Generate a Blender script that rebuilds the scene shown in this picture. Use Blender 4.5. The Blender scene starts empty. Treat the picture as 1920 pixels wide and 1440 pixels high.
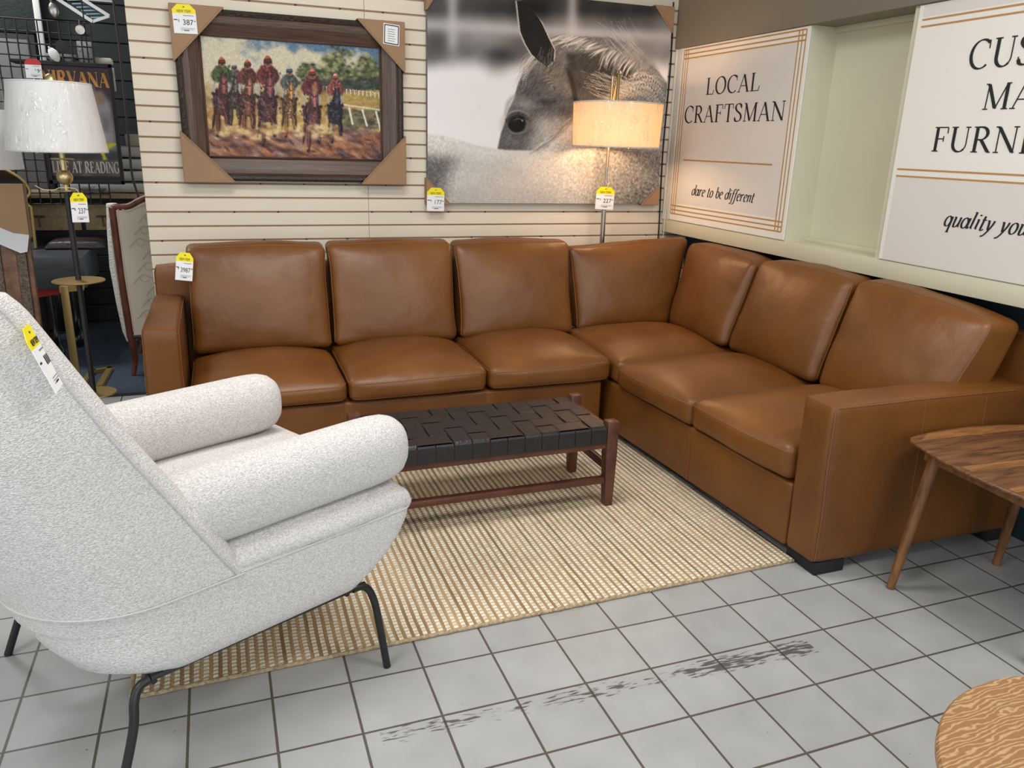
import bpy, bmesh, math, random
import numpy as np
from mathutils import Vector, Matrix, noise
random.seed(7); RNG = np.random.default_rng(5)
SC = bpy.context.scene
COL = SC.collection
PI = math.pi
V = Vector
ORG = {}

# ------------------------------------------------------------------ materials
def s2l(c):
    return tuple((x/12.92 if x <= .04045 else ((x+.055)/1.055)**2.4) for x in c)
def rgb(r, g, b):
    return s2l((r/255, g/255, b/255)) + (1,)
def mat(name, col, rough=.6, metal=0, var=0, vscale=6, vstretch=(1,1,1), bump=0, bscale=60, bstretch=(1,1,1), spec=.5, detail=4, coat=0):
    m = bpy.data.materials.new(name); m.use_nodes = True
    nt = m.node_tree; N = nt.nodes; L = nt.links
    b = N['Principled BSDF']
    b.inputs['Base Color'].default_value = col
    b.inputs['Roughness'].default_value = rough
    b.inputs['Metallic'].default_value = metal
    b.inputs['Specular IOR Level'].default_value = spec
    b.inputs['Coat Weight'].default_value = coat
    tc = N.new('ShaderNodeTexCoord')
    def noise_tex(scale, stretch, det):
        mp = N.new('ShaderNodeMapping'); mp.inputs['Scale'].default_value = stretch
        L.new(tc.outputs['Object'], mp.inputs['Vector'])
        n = N.new('ShaderNodeTexNoise'); n.inputs['Scale'].default_value = scale; n.inputs['Detail'].default_value = det
        L.new(mp.outputs['Vector'], n.inputs['Vector']); return n
    if var:
        n = noise_tex(vscale, vstretch, detail)
        r = N.new('ShaderNodeValToRGB')
        r.color_ramp.elements[0].position = .3; r.color_ramp.elements[1].position = .7
        r.color_ramp.elements[0].color = tuple(c*(1-var) for c in col[:3]) + (1,)
        r.color_ramp.elements[1].color = tuple(min(1, c*(1+var)) for c in col[:3]) + (1,)
        L.new(n.outputs['Fac'], r.inputs['Fac']); L.new(r.outputs['Color'], b.inputs['Base Color'])
    if bump:
        n = noise_tex(bscale, bstretch, 3)
        bp = N.new('ShaderNodeBump'); bp.inputs['Strength'].default_value = bump; bp.inputs['Distance'].default_value = .01
        L.new(n.outputs['Fac'], bp.inputs['Height']); L.new(bp.outputs['Normal'], b.inputs['Normal'])
    return m
def nodes(m): return m.node_tree.nodes, m.node_tree.links, m.node_tree.nodes['Principled BSDF']

M = {}
def leather():
    m = mat('brown_leather', rgb(114, 68, 32), .4, spec=.5)
    N, L, b = nodes(m)
    tc = N.new('ShaderNodeTexCoord')
    n = N.new('ShaderNodeTexNoise'); n.inputs['Scale'].default_value = 3.2; n.inputs['Detail'].default_value = 5
    r = N.new('ShaderNodeValToRGB')
    r.color_ramp.elements[0].position = .3; r.color_ramp.elements[1].position = .72
    r.color_ramp.elements[0].color = rgb(102, 59, 20); r.color_ramp.elements[1].color = rgb(124, 77, 30)
    L.new(tc.outputs['Object'], n.inputs['Vector']); L.new(n.outputs['Fac'], r.inputs['Fac']); L.new(r.outputs['Color'], b.inputs['Base Color'])
    v = N.new('ShaderNodeTexVoronoi'); v.inputs['Scale'].default_value = 420
    n2 = N.new('ShaderNodeTexNoise'); n2.inputs['Scale'].default_value = 11; n2.inputs['Detail'].default_value = 4; n2.inputs['Distortion'].default_value = .5
    L.new(tc.outputs['Object'], v.inputs['Vector']); L.new(tc.outputs['Object'], n2.inputs['Vector'])
    b1 = N.new('ShaderNodeBump'); b1.inputs['Strength'].default_value = .10; b1.inputs['Distance'].default_value = .002
    b2 = N.new('ShaderNodeBump'); b2.inputs['Strength'].default_value = .17; b2.inputs['Distance'].default_value = .02
    L.new(v.outputs['Distance'], b1.inputs['Height']); L.new(n2.outputs['Fac'], b2.inputs['Height'])
    L.new(b2.outputs['Normal'], b1.inputs['Normal']); L.new(b1.outputs['Normal'], b.inputs['Normal'])
    mr = N.new('ShaderNodeMapRange'); mr.inputs['To Min'].default_value = .32; mr.inputs['To Max'].default_value = .5
    L.new(n2.outputs['Fac'], mr.inputs['Value']); L.new(mr.outputs['Result'], b.inputs['Roughness'])
    return m
def boucle():
    m = mat('ivory_boucle', rgb(232, 229, 226), .95, spec=.15)
    N, L, b = nodes(m)
    tc = N.new('ShaderNodeTexCoord')
    mp = N.new('ShaderNodeMapping'); mp.inputs['Scale'].default_value = (1, 1, 1.7)
    v = N.new('ShaderNodeTexVoronoi'); v.inputs['Scale'].default_value = 270
    n = N.new('ShaderNodeTexNoise'); n.inputs['Scale'].default_value = 185; n.inputs['Detail'].default_value = 4
    L.new(tc.outputs['Object'], mp.inputs['Vector']); L.new(mp.outputs['Vector'], v.inputs['Vector']); L.new(mp.outputs['Vector'], n.inputs['Vector'])
    r = N.new('ShaderNodeValToRGB')
    r.color_ramp.elements[0].position = .34; r.color_ramp.elements[1].position = .62
    r.color_ramp.elements[0].color = rgb(196, 191, 188); r.color_ramp.elements[1].color = rgb(230, 227, 225)
    L.new(n.outputs['Fac'], r.inputs['Fac']); L.new(r.outputs['Color'], b.inputs['Base Color'])
    mx = N.new('ShaderNodeMath'); mx.operation = 'SUBTRACT'
    L.new(n.outputs['Fac'], mx.inputs[0]); L.new(v.outputs['Distance'], mx.inputs[1])
    bp = N.new('ShaderNodeBump'); bp.inputs['Strength'].default_value = .6; bp.inputs['Distance'].default_value = .004
    L.new(mx.outputs[0], bp.inputs['Height']); L.new(bp.outputs['Normal'], b.inputs['Normal'])
    b.inputs['Sheen Weight'].default_value = .25
    return m
def wood(name, c1, c2, scale, stretch, rough=.4, dist=1.5, p0=.35, p1=.65, rings=False, centre=(0,0,0)):
    m = mat(name, c1, rough)
    N, L, b = nodes(m)
    tc = N.new('ShaderNodeTexCoord'); mp = N.new('ShaderNodeMapping')
    mp.inputs['Scale'].default_value = stretch; mp.inputs['Location'].default_value = centre
    L.new(tc.outputs['Object'], mp.inputs['Vector'])
    if rings:
        t = N.new('ShaderNodeTexWave'); t.wave_type = 'RINGS'; t.rings_direction = 'Z'
        t.inputs['Scale'].default_value = scale; t.inputs['Distortion'].default_value = dist; t.inputs['Detail'].default_value = 3; t.inputs['Detail Scale'].default_value = 1.2
        f = t.outputs['Fac']
    else:
        t = N.new('ShaderNodeTexNoise'); t.inputs['Scale'].default_value = scale; t.inputs['Detail'].default_value = 8; t.inputs['Distortion'].default_value = dist
        f = t.outputs['Fac']
    L.new(mp.outputs['Vector'], t.inputs['Vector'])
    r = N.new('ShaderNodeValToRGB'); r.color_ramp.elements[0].position = p0; r.color_ramp.elements[1].position = p1
    r.color_ramp.elements[0].color = c1; r.color_ramp.elements[1].color = c2
    L.new(f, r.inputs['Fac']); L.new(r.outputs['Color'], b.inputs['Base Color'])
    bp = N.new('ShaderNodeBump'); bp.inputs['Strength'].default_value = .08; bp.inputs['Distance'].default_value = .003
    L.new(f, bp.inputs['Height']); L.new(bp.outputs['Normal'], b.inputs['Normal'])
    return m
TILE = .2045
def tile_floor():
    m = mat('grey_floor_tile', rgb(182, 182, 178), .42, spec=.4)
    N, L, b = nodes(m)
    tc = N.new('ShaderNodeTexCoord')
    br = N.new('ShaderNodeTexBrick'); br.offset = 0; br.squash = 1
    br.inputs['Scale'].default_value = 1; br.inputs['Brick Width'].default_value = TILE; br.inputs['Row Height'].default_value = TILE
    br.inputs['Mortar Size'].default_value = .0036; br.inputs['Mortar Smooth'].default_value = .15; br.inputs['Bias'].default_value = 0
    br.inputs['Color1'].default_value = rgb(161, 162, 161); br.inputs['Color2'].default_value = rgb(169, 170, 169); br.inputs['Mortar'].default_value = rgb(88, 82, 76)
    L.new(tc.outputs['Object'], br.inputs['Vector'])
    # cloudy wear
    n = N.new('ShaderNodeTexNoise'); n.inputs['Scale'].default_value = 7; n.inputs['Detail'].default_value = 6
    L.new(tc.outputs['Object'], n.inputs['Vector'])
    mr = N.new('ShaderNodeMapRange'); mr.inputs['From Min'].default_value = .3; mr.inputs['From Max'].default_value = .7
    mr.inputs['To Min'].default_value = .9; mr.inputs['To Max'].default_value = 1.05
    L.new(n.outputs['Fac'], mr.inputs['Value'])
    ml = N.new('ShaderNodeMix'); ml.data_type = 'RGBA'; ml.blend_type = 'MULTIPLY'; ml.inputs[0].default_value = 1
    L.new(br.outputs['Color'], ml.inputs[6]); L.new(mr.outputs['Result'], ml.inputs[7])
    # black scuff streak, drawn along one line across the tiles
    sx = N.new('ShaderNodeSeparateXYZ'); L.new(tc.outputs['Object'], sx.inputs[0])
    def math_(op, a, b_=None, c=None):
        q = N.new('ShaderNodeMath'); q.operation = op
        for i, x in enumerate((a, b_, c)):
            if x is None: continue
            if isinstance(x, (int, float)): q.inputs[i].default_value = x
            else: L.new(x, q.inputs[i])
        return q.outputs[0]
    X, Y = sx.outputs[0], sx.outputs[1]
    line = math_('ABSOLUTE', math_('ADD', Y, math_('MULTIPLY_ADD', X, .024, .443)))
    n3 = N.new('ShaderNodeTexNoise'); n3.inputs['Scale'].default_value = 5.5; n3.inputs['Detail'].default_value = 2
    mp3 = N.new('ShaderNodeMapping'); mp3.inputs['Scale'].default_value = (1, .2, 1); mp3.inputs['Location'].default_value = (3.1, 0, 0)
    L.new(tc.outputs['Object'], mp3.inputs[0]); L.new(mp3.outputs[0], n3.inputs['Vector'])
    width = math_('MULTIPLY', math_('MULTIPLY_ADD', n3.outputs['Fac'], .085, -.018), math_('MULTIPLY_ADD', X, .4, .75))
    core = math_('SUBTRACT', width, line)
    n4 = N.new('ShaderNodeTexNoise'); n4.inputs['Scale'].default_value = 75; n4.inputs['Detail'].default_value = 6
    mp4 = N.new('ShaderNodeMapping'); mp4.inputs['Scale'].default_value = (.28, 1.6, 1); mp4.inputs['Rotation'].default_value = (0, 0, .2)
    L.new(tc.outputs['Object'], mp4.inputs[0]); L.new(mp4.outputs[0], n4.inputs['Vector'])
    a = math_('MULTIPLY_ADD', core, 14, math_('MULTIPLY_ADD', n4.outputs['Fac'], 3.2, -1.80))
    xr = math_('MULTIPLY', math_('GREATER_THAN', X, -.37), math_('LESS_THAN', X, .93))
    wide = math_('LESS_THAN', line, .035)
    mask = N.new('ShaderNodeMapRange'); mask.inputs['From Min'].default_value = .0; mask.inputs['From Max'].default_value = .25
    L.new(a, mask.inputs['Value'])
    mask2 = math_('MULTIPLY', math_('MULTIPLY', mask.outputs['Result'], xr), math_('MULTIPLY', wide, .85))
    mk = N.new('ShaderNodeMix'); mk.data_type = 'RGBA'; L.new(mask2, mk.inputs[0])
    L.new(ml.outputs[2], mk.inputs[6]); mk.inputs[7].default_value = rgb(62, 58, 54)
    # tiny black flecks
    v = N.new('ShaderNodeTexNoise'); v.inputs['Scale'].default_value = 38; v.inputs['Detail'].default_value = 2
    L.new(tc.outputs['Object'], v.inputs['Vector'])
    fl = math_('MULTIPLY', math_('GREATER_THAN', v.outputs['Fac'], .765), .6)
    mk2 = N.new('ShaderNodeMix'); mk2.data_type = 'RGBA'; L.new(fl, mk2.inputs[0])
    L.new(mk.outputs[2], mk2.inputs[6]); mk2.inputs[7].default_value = rgb(96, 92, 88)
    L.new(mk2.outputs[2], b.inputs['Base Color'])
    n5 = N.new('ShaderNodeTexNoise'); n5.inputs['Scale'].default_value = 130; n5.inputs['Detail'].default_value = 3
    L.new(tc.outputs['Object'], n5.inputs['Vector'])
    b0 = N.new('ShaderNodeBump'); b0.inputs['Strength'].default_value = .12; b0.inputs['Distance'].default_value = .002
    L.new(n5.outputs['Fac'], b0.inputs['Height'])
    bp = N.new('ShaderNodeBump'); bp.inputs['Strength'].default_value = .6; bp.inputs['Distance'].default_value = .002; bp.invert = True
    L.new(br.outputs['Fac'], bp.inputs['Height']); L.new(b0.outputs['Normal'], bp.inputs['Normal']); L.new(bp.outputs['Normal'], b.inputs['Normal'])
    return m
RIB = .0245
def rug_mat():
    m = mat('jute_rug', rgb(200, 190, 165), .95, spec=.1)
    N, L, b = nodes(m)
    tc = N.new('ShaderNodeTexCoord')
    sx = N.new('ShaderNodeSeparateXYZ'); L.new(tc.outputs['Object'], sx.inputs[0])
    def math_(op, a, b_=None, c=None):
        q = N.new('ShaderNodeMath'); q.operation = op
        for i, x in enumerate((a, b_, c)):
            if x is None: continue
            if isinstance(x, (int, float)): q.inputs[i].default_value = x
            else: L.new(x, q.inputs[i])
        return q.outputs[0]
    n0 = N.new('ShaderNodeTexNoise'); n0.inputs['Scale'].default_value = 9; n0.inputs['Detail'].default_value = 3
    L.new(tc.outputs['Object'], n0.inputs['Vector'])
    X = math_('MULTIPLY_ADD', n0.outputs['Fac'], .006, sx.outputs[0])
    fx = math_('FRACT', math_('DIVIDE', X, RIB))
    row = math_('FLOOR', math_('DIVIDE', X, RIB))
    cream = math_('LESS_THAN', math_('ABSOLUTE', math_('SUBTRACT', fx, .5)), .265)
    yy = math_('ADD', math_('DIVIDE', sx.outputs[1], .0165), math_('MULTIPLY', math_('MODULO', row, 2), .5))
    fy = math_('FRACT', yy)
    gap = math_('GREATER_THAN', math_('ABSOLUTE', math_('SUBTRACT', fy, .5)), .38)
    n1 = N.new('ShaderNodeTexNoise'); n1.inputs['Scale'].default_value = 60; n1.inputs['Detail'].default_value = 4
    L.new(tc.outputs['Object'], n1.inputs['Vector'])
    n2 = N.new('ShaderNodeTexNoise'); n2.inputs['Scale'].default_value = 1; n2.inputs['Detail'].default_value = 2
    mp = N.new('ShaderNodeMapping'); mp.inputs['Scale'].default_value = (26, 1.6, 1)
    L.new(tc.outputs['Object'], mp.inputs[0]); L.new(mp.outputs[0], n2.inputs['Vector'])
    rc = N.new('ShaderNodeValToRGB'); rc.color_ramp.elements[0].position = .3; rc.color_ramp.elements[1].position = .6
    rc.color_ramp.elements[0].color = rgb(206, 194, 170); rc.color_ramp.elements[1].color = rgb(236, 230, 214)
    L.new(n1.outputs['Fac'], rc.inputs['Fac'])
    rt = N.new('ShaderNodeValToRGB'); rt.color_ramp.elements[0].position = .35; rt.color_ramp.elements[1].position = .65
    rt.color_ramp.elements[0].color = rgb(142, 116, 86); rt.color_ramp.elements[1].color = rgb(188, 160, 122)
    L.new(n2.outputs['Fac'], rt.inputs['Fac'])
    mx = N.new('ShaderNodeMix'); mx.data_type = 'RGBA'; L.new(cream, mx.inputs[0]); L.new(rt.outputs[0], mx.inputs[6]); L.new(rc.outputs[0], mx.inputs[7])
    g = math_('MULTIPLY', math_('MULTIPLY', gap, cream), .7)
    m2 = N.new('ShaderNodeMix'); m2.data_type = 'RGBA'; L.new(g, m2.inputs[0]); L.new(mx.outputs[2], m2.inputs[6]); m2.inputs[7].default_value = rgb(170, 144, 108)
    L.new(m2.outputs[2], b.inputs['Base Color'])
    hy = math_('SINE', math_('MULTIPLY', fy, PI))
    hx = math_('SINE', math_('MULTIPLY', fx, PI))
    h = math_('ADD', math_('MULTIPLY', hx, hy), math_('MULTIPLY', n1.outputs['Fac'], .5))
    bp = N.new('ShaderNodeBump'); bp.inputs['Strength'].default_value = .5; bp.inputs['Distance'].default_value = .005
    L.new(h, bp.inputs['Height']); L.new(bp.outputs['Normal'], b.inputs['Normal'])
    return m
def attr_mat(name, rough=.6, bump=0, bscale=200):
    m = mat(name, (1,1,1,1), rough, bump=bump, bscale=bscale, spec=.3)
    N, L, b = nodes(m)
    a = N.new('ShaderNodeAttribute'); a.attribute_name = 'Col'
    L.new(a.outputs['Color'], b.inputs['Base Color'])
    return m
def film(name, fac=.12):
    """clear plastic: mostly transparent, thin random creases scatter and mirror the light."""
    m = bpy.data.materials.new(name); m.use_nodes = True
    N, L = m.node_tree.nodes, m.node_tree.links
    N.remove(N['Principled BSDF'])
    t = N.new('ShaderNodeBsdfTransparent'); g = N.new('ShaderNodeBsdfGlossy'); g.inputs['Roughness'].default_value = .18
    tc = N.new('ShaderNodeTexCoord'); mp = N.new('ShaderNodeMapping'); mp.inputs['Scale'].default_value = (1.5, 1.5, .5)
    L.new(tc.outputs['Object'], mp.inputs[0])
    def creases(scale, dist, w, top):
        n = N.new('ShaderNodeTexNoise'); n.inputs['Scale'].default_value = scale; n.inputs['Detail'].default_value = 2; n.inputs['Distortion'].default_value = dist
        L.new(mp.outputs[0], n.inputs['Vector'])
        r = N.new('ShaderNodeValToRGB'); e = r.color_ramp.elements
        e[0].position = .5-w; e[0].color = (0,0,0,1); e[1].position = .5+w; e[1].color = (0,0,0,1)
        p = e.new(.5); p.color = (top, top, top, 1)
        L.new(n.outputs['Fac'], r.inputs['Fac']); return n, r
    n1, r1 = creases(13, 1.2, .020, .55); n2, r2 = creases(34, .8, .014, .3)
    n3 = N.new('ShaderNodeTexNoise'); n3.inputs['Scale'].default_value = 7; L.new(tc.outputs['Object'], n3.inputs['Vector'])
    gate = N.new('ShaderNodeMapRange'); gate.inputs['From Min'].default_value = .46; gate.inputs['From Max'].default_value = .6; L.new(n3.outputs['Fac'], gate.inputs['Value'])
    ad = N.new('ShaderNodeMath'); ad.operation = 'ADD'; L.new(r1.outputs[0], ad.inputs[0]); L.new(r2.outputs[0], ad.inputs[1])
    ml = N.new('ShaderNodeMath'); ml.operation = 'MULTIPLY_ADD'; ml.use_clamp = True; L.new(ad.outputs[0], ml.inputs[0]); L.new(gate.outputs[0], ml.inputs[1]); ml.inputs[2].default_value = fac*.5
    bp = N.new('ShaderNodeBump'); bp.inputs['Strength'].default_value = .8; bp.inputs['Distance'].default_value = .03
    L.new(n1.outputs['Fac'], bp.inputs['Height']); L.new(bp.outputs['Normal'], g.inputs['Normal'])
    df = N.new('ShaderNodeBsdfDiffuse'); df.inputs['Color'].default_value = (.95, .95, .96, 1); gd = N.new('ShaderNodeMixShader'); gd.inputs[0].default_value = .55; L.new(df.outputs[0], gd.inputs[1]); L.new(g.outputs[0], gd.inputs[2])
    mx = N.new('ShaderNodeMixShader'); L.new(ml.outputs[0], mx.inputs[0])
    L.new(t.outputs[0], mx.inputs[1]); L.new(gd.outputs[0], mx.inputs[2]); L.new(mx.outputs[0], N['Material Output'].inputs['Surface'])
    return m
def shade_mat(name, col, trans=.5):
    m = bpy.data.materials.new(name); m.use_nodes = True
    N, L = m.node_tree.nodes, m.node_tree.links
    N.remove(N['Principled BSDF'])
    d = N.new('ShaderNodeBsdfDiffuse'); t = N.new('ShaderNodeBsdfTranslucent')
    tc = N.new('ShaderNodeTexCoord'); n = N.new('ShaderNodeTexNoise'); n.inputs['Scale'].default_value = 20; n.inputs['Detail'].default_value = 3
    mp = N.new('ShaderNodeMapping'); mp.inputs['Scale'].default_value = (2, 2, .15)
    L.new(tc.outputs['Object'], mp.inputs[0]); L.new(mp.outputs[0], n.inputs['Vector'])
    r = N.new('ShaderNodeValToRGB'); r.color_ramp.elements[0].color = tuple(c*.85 for c in col[:3])+(1,); r.color_ramp.elements[1].color = col
    L.new(n.outputs['Fac'], r.inputs['Fac'])
    L.new(r.outputs[0], d.inputs['Color']); L.new(r.outputs[0], t.inputs['Color'])
    mx = N.new('ShaderNodeMixShader'); mx.inputs[0].default_value = trans
    L.new(d.outputs[0], mx.inputs[1]); L.new(t.outputs[0], mx.inputs[2]); L.new(mx.outputs[0], N['Material Output'].inputs['Surface'])
    return m

M['leather'] = leather()
M['seam'] = mat('leather_seam', rgb(124, 78, 42), .6)
M['boucle'] = boucle()
M['piping'] = mat('boucle_piping', rgb(204, 200, 198), .95, bump=.5, bscale=250)
M['tile'] = tile_floor()
M['rug'] = rug_mat()
M['rugedge'] = mat('rug_binding', rgb(178, 156, 124), .95, var=.35, vscale=90, vstretch=(1,.3,1), bump=.8, bscale=120)
M['carpet'] = mat('blue_carpet', rgb(74, 84, 98), .98, var=.2, vscale=40, bump=.5, bscale=300, spec=.1)
M['slat'] = mat('cream_slat_board', rgb(226, 215, 196), .5, var=.03, vscale=3, vstretch=(1,1,6))
M['groove'] = mat('slat_groove', rgb(158, 128, 104), .8)
M['sage'] = mat('sage_cream_paint', rgb(208, 205, 182), .5, var=.02, vscale=3)
M['taupe'] = mat('taupe_paint', rgb(126, 120, 108), .6, var=.02, vscale=3)
M['navy'] = mat('dark_teal_paint', rgb(30, 50, 60), .6, var=.05)
M['ceiling'] = mat('white_ceiling', rgb(225, 224, 220), .9)
M['darkwall'] = mat('dark_siding', rgb(40, 46, 46), .7, var=.1, vscale=4)
M['black'] = mat('black_metal', rgb(28, 28, 30), .38, spec=.5)
M['blackmatte'] = mat('matte_black', rgb(24, 24, 26), .65)
M['brass'] = mat('brushed_brass', rgb(206, 184, 138), .36, metal=1, bump=.05, bscale=300)
M['brassdull'] = mat('dull_gold_metal', rgb(176, 150, 98), .5, metal=.85)
M['steel'] = mat('brushed_steel', rgb(176, 168, 160), .28, metal=1)
M['walnut'] = wood('walnut_wood', rgb(84, 54, 34), rgb(126, 86, 54), 4, (1.2, 9, 9), .42)
M['walnutlight'] = wood('walnut_pale_strip', rgb(124, 82, 46), rgb(158, 110, 66), 4, (1.2, 9, 9), .42)
M['walnutleg'] = wood('walnut_leg', rgb(92, 58, 32), rgb(134, 90, 52), 5, (6, 6, 1), .45)
M['oak'] = wood('limed_oak', rgb(144, 104, 66), rgb(184, 150, 110), 21, (.6, 1.8, 1), .5, dist=13, p0=.5, p1=1.0, rings=True, centre=(-.15, .9, 0))
M['oakside'] = wood('oak_edge', rgb(104, 84, 64), rgb(140, 114, 86), 6, (1, 1, 9), .5)
M['mahogany'] = wood('mahogany', rgb(76, 42, 31), rgb(98, 57, 42), 6, (2, 2, 2), .38, dist=.5)
M['strap'] = mat('black_leather_strap', rgb(33, 31, 33), .36, var=.2, vscale=18, vstretch=(.4, 3, 1), bump=.25, bscale=90)
M['strapedge'] = mat('strap_raw_edge', rgb(84, 56, 42), .7)
M['kraft'] = mat('kraft_cardboard', rgb(156, 124, 94), .8, var=.05, vscale=9, bump=.06, bscale=30)
M['framewood'] = wood('dark_frame_wood', rgb(66, 49, 41), rgb(98, 75, 63), 7, (.6, 16, 16), .38)
M['framewoodv'] = wood('dark_frame_wood_upright', rgb(66, 49, 41), rgb(98, 75, 63), 7, (16, 16, .6), .38)
M['framedark'] = mat('frame_outer_moulding', rgb(48, 38, 32), .5, bump=.6, bscale=90, var=.4, vscale=60)
M['white'] = mat('white_card', rgb(238, 238, 240), .6)
M['yellow'] = mat('yellow_card', rgb(246, 228, 10), .5)
M['red'] = mat('red_card', rgb(190, 44, 46), .5)
M['ink'] = mat('black_ink', rgb(26, 26, 34), .6)
M['grey_ink'] = mat('grey_ink', rgb(128, 128, 136), .7)
M['gold_ink'] = mat('gold_ink', rgb(186, 138, 78), .5)
M['signwhite'] = mat('white_sign_board', rgb(236, 233, 226), .32)
M['signgrey'] = mat('pale_grey_sign_board', rgb(222, 217, 212), .3)
M['string'] = mat('cream_string', rgb(228, 214, 180), .8)
M['art'] = attr_mat('canvas_print', .7, .05, 500)
M['oil'] = attr_mat('oil_paint', .42, .35, 160)
M['film'] = film('clear_plastic_wrap', .10)
M['film2'] = film('clear_plastic_cover', .11)
M['shade'] = shade_mat('white_linen_shade', rgb(250, 249, 247), .18)
M['shadewarm'] = shade_mat('cream_linen_shade', rgb(246, 230, 204), .5)
M['ivoryfab'] = mat('ivory_embroidered_fabric', rgb(234, 226, 208), .85, bump=.25, bscale=40)
M['fringe'] = mat('white_fluffy_fabric', rgb(246, 242, 232), .95, bump=.9, bscale=90)
M['embroider'] = mat('embroidery_thread', rgb(222, 212, 192), .8)
M['redwood'] = wood('polished_red_wood', rgb(92, 48, 34), rgb(124, 70, 50), 5, (4, 4, 1), .4)
M['mirror'] = mat('mirror_glass', rgb(150, 160, 166), .06, metal=1)
M['charcoal'] = wood('charcoal_wood', rgb(52, 56, 62), rgb(70, 74, 80), 5, (1, 8, 8), .5)
M['tanfront'] = wood('tan_rattan', rgb(140, 122, 92), rgb(164, 144, 110), 40, (1, 1, 1), .7)
M['blackgloss'] = mat('black_lacquer', rgb(18, 18, 20), .25)
M['glassy'] = mat('glass_dish', rgb(200, 205, 205), .1, spec=.8); nodes(M['glassy'])[2].inputs['Transmission Weight'].default_value = .8
M['whiteplastic'] = mat('white_paint', rgb(216, 216, 210), .5)
M['bluegrey'] = mat('blue_grey_paint', rgb(112, 138, 148), .6)
M['greypane'] = mat('grey_panel', rgb(98, 98, 98), .5)
M['bronze'] = mat('antique_bronze_frame', rgb(104, 68, 44), .45, var=.45, vscale=22, bump=.3, bscale=90)
M['bronzebead'] = mat('beaded_bronze', rgb(92, 78, 66), .5, var=.5, vscale=80, bump=1, bscale=110)
M['posterart'] = attr_mat('poster_print', .3)
M['orange_ink'] = mat('orange_ink', rgb(206, 142, 58), .5)
M['silver_ink'] = mat('silver_ink', rgb(178, 172, 170), .5)
M['linen'] = mat('pale_folded_linen', rgb(206, 208, 206), .9, bump=.3, bscale=20)

# ------------------------------------------------------------------ builders
def link(o, parent=None):
    COL.objects.link(o)
    if parent is not None: o.parent = parent
    return o
def tagprops(o, label=None, cat=None, group=None, kind=None):
    if label: o['label'] = label
    if cat: o['category'] = cat
    if group: o['group'] = group
    if kind: o['kind'] = kind
    return o
def thing(name, label, cat, loc=(0,0,0), group=None):
    o = bpy.data.objects.new(name, None); o.empty_display_size = .05; o.location = loc
    link(o); ORG[o] = V(loc); return tagprops(o, label, cat, group)
def obj(name, bm, m, parent=None, smooth=True, loc=None, label=None, angle=40):
    """Link a bmesh given in world coordinates as ONE object; its origin is its parent's base (or loc)."""
    me = bpy.data.meshes.new(name)
    org = ORG[parent] if parent is not None else V(loc or (0,0,0))
    bm.normal_update()
    for v in bm.verts: v.co -= org
    bm.to_mesh(me); bm.free()
    for mm in (m if isinstance(m, (list, tuple)) else [m]): me.materials.append(mm)
    if smooth:
        me.polygons.foreach_set('use_smooth', [True]*len(me.polygons))
        me.set_sharp_from_angle(angle=math.radians(angle))
    o = bpy.data.objects.new(name, me); link(o, parent)
    if parent is None: o.location = org
    ORG[o] = org
    if label: o['label'] = label
    return o
def B(): return bmesh.new()
def box(bm, x0, x1, y0, y1, z0, z1, bev=0, mi=0, seg=2):
    vs = [bm.verts.new((x, y, z)) for x in (x0, x1) for y in (y0, y1) for z in (z0, z1)]
    f = [(0,1,3,2),(4,6,7,5),(0,4,5,1),(2,3,7,6),(0,2,6,4),(1,5,7,3)]
    fs = [bm.faces.new([vs[i] for i in q]) for q in f]
    for q in fs: q.material_index = mi
    if bev:
        es = list({e for q in fs for e in q.edges})
        r = bmesh.ops.bevel(bm, geom=es, offset=bev, segments=seg, affect='EDGES', profile=.5)
        for q in r['faces']: q.material_index = mi
    return vs
def hexa(bm, P, bev=0, mi=0, seg=2):
    """8 corners P[i][j][k]."""
    vs = [bm.verts.new(P[i][j][k]) for i in (0,1) for j in (0,1) for k in (0,1)]
    f = [(0,1,3,2),(4,6,7,5),(0,4,5,1),(2,3,7,6),(0,2,6,4),(1,5,7,3)]
    fs = [bm.faces.new([vs[i] for i in q]) for q in f]
    for q in fs: q.material_index = mi
    if bev:
        es = list({e for q in fs for e in q.edges})
        bmesh.ops.bevel(bm, geom=es, offset=bev, segments=seg, affect='EDGES', profile=.5)
def prism(bm, pts, vec, mi=0):
    """closed polygon pts (3D) extruded by vec."""
    a = [bm.verts.new(p) for p in pts]; b = [bm.verts.new(V(p)+V(vec)) for p in pts]
    n = len(pts); fs = [bm.faces.new(a[::-1]), bm.faces.new(b)]
    for i in range(n): fs.append(bm.faces.new((a[i], a[(i+1)%n], b[(i+1)%n], b[i])))
    for q in fs: q.material_index = mi
    bmesh.ops.recalc_face_normals(bm, faces=fs)
    return fs
def tube(bm, pts, r, n=10, closed=False, mi=0, cap=True):
    pts = [V(p) for p in pts]
    R = r if hasattr(r, '__len__') else [r]*len(pts)
    rings = []; up = None; m = len(pts)
    for i, p in enumerate(pts):
        if closed: d = pts[(i+1)%m]-pts[i-1]
        else: d = pts[min(i+1, m-1)]-pts[max(i-1, 0)]
        d.normalize()
        if up is None:
            up = d.orthogonal().normalized()
        else:
            up = up - d*up.dot(d)
            up = up.normalized() if up.length > 1e-6 else d.orthogonal().normalized()
        s = d.cross(up)
        rings.append([bm.verts.new(p + (up*math.cos(2*PI*k/n) + s*math.sin(2*PI*k/n))*R[i]) for k in range(n)])
    for i in range(m if closed else m-1):
        a, b = rings[i], rings[(i+1) % m]
        for k in range(n):
            bm.faces.new((a[k], a[(k+1)%n], b[(k+1)%n], b[k])).material_index = mi
    if cap and not closed:
        bm.faces.new(rings[0][::-1]).material_index = mi; bm.faces.new(rings[-1]).material_index = mi
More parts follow.
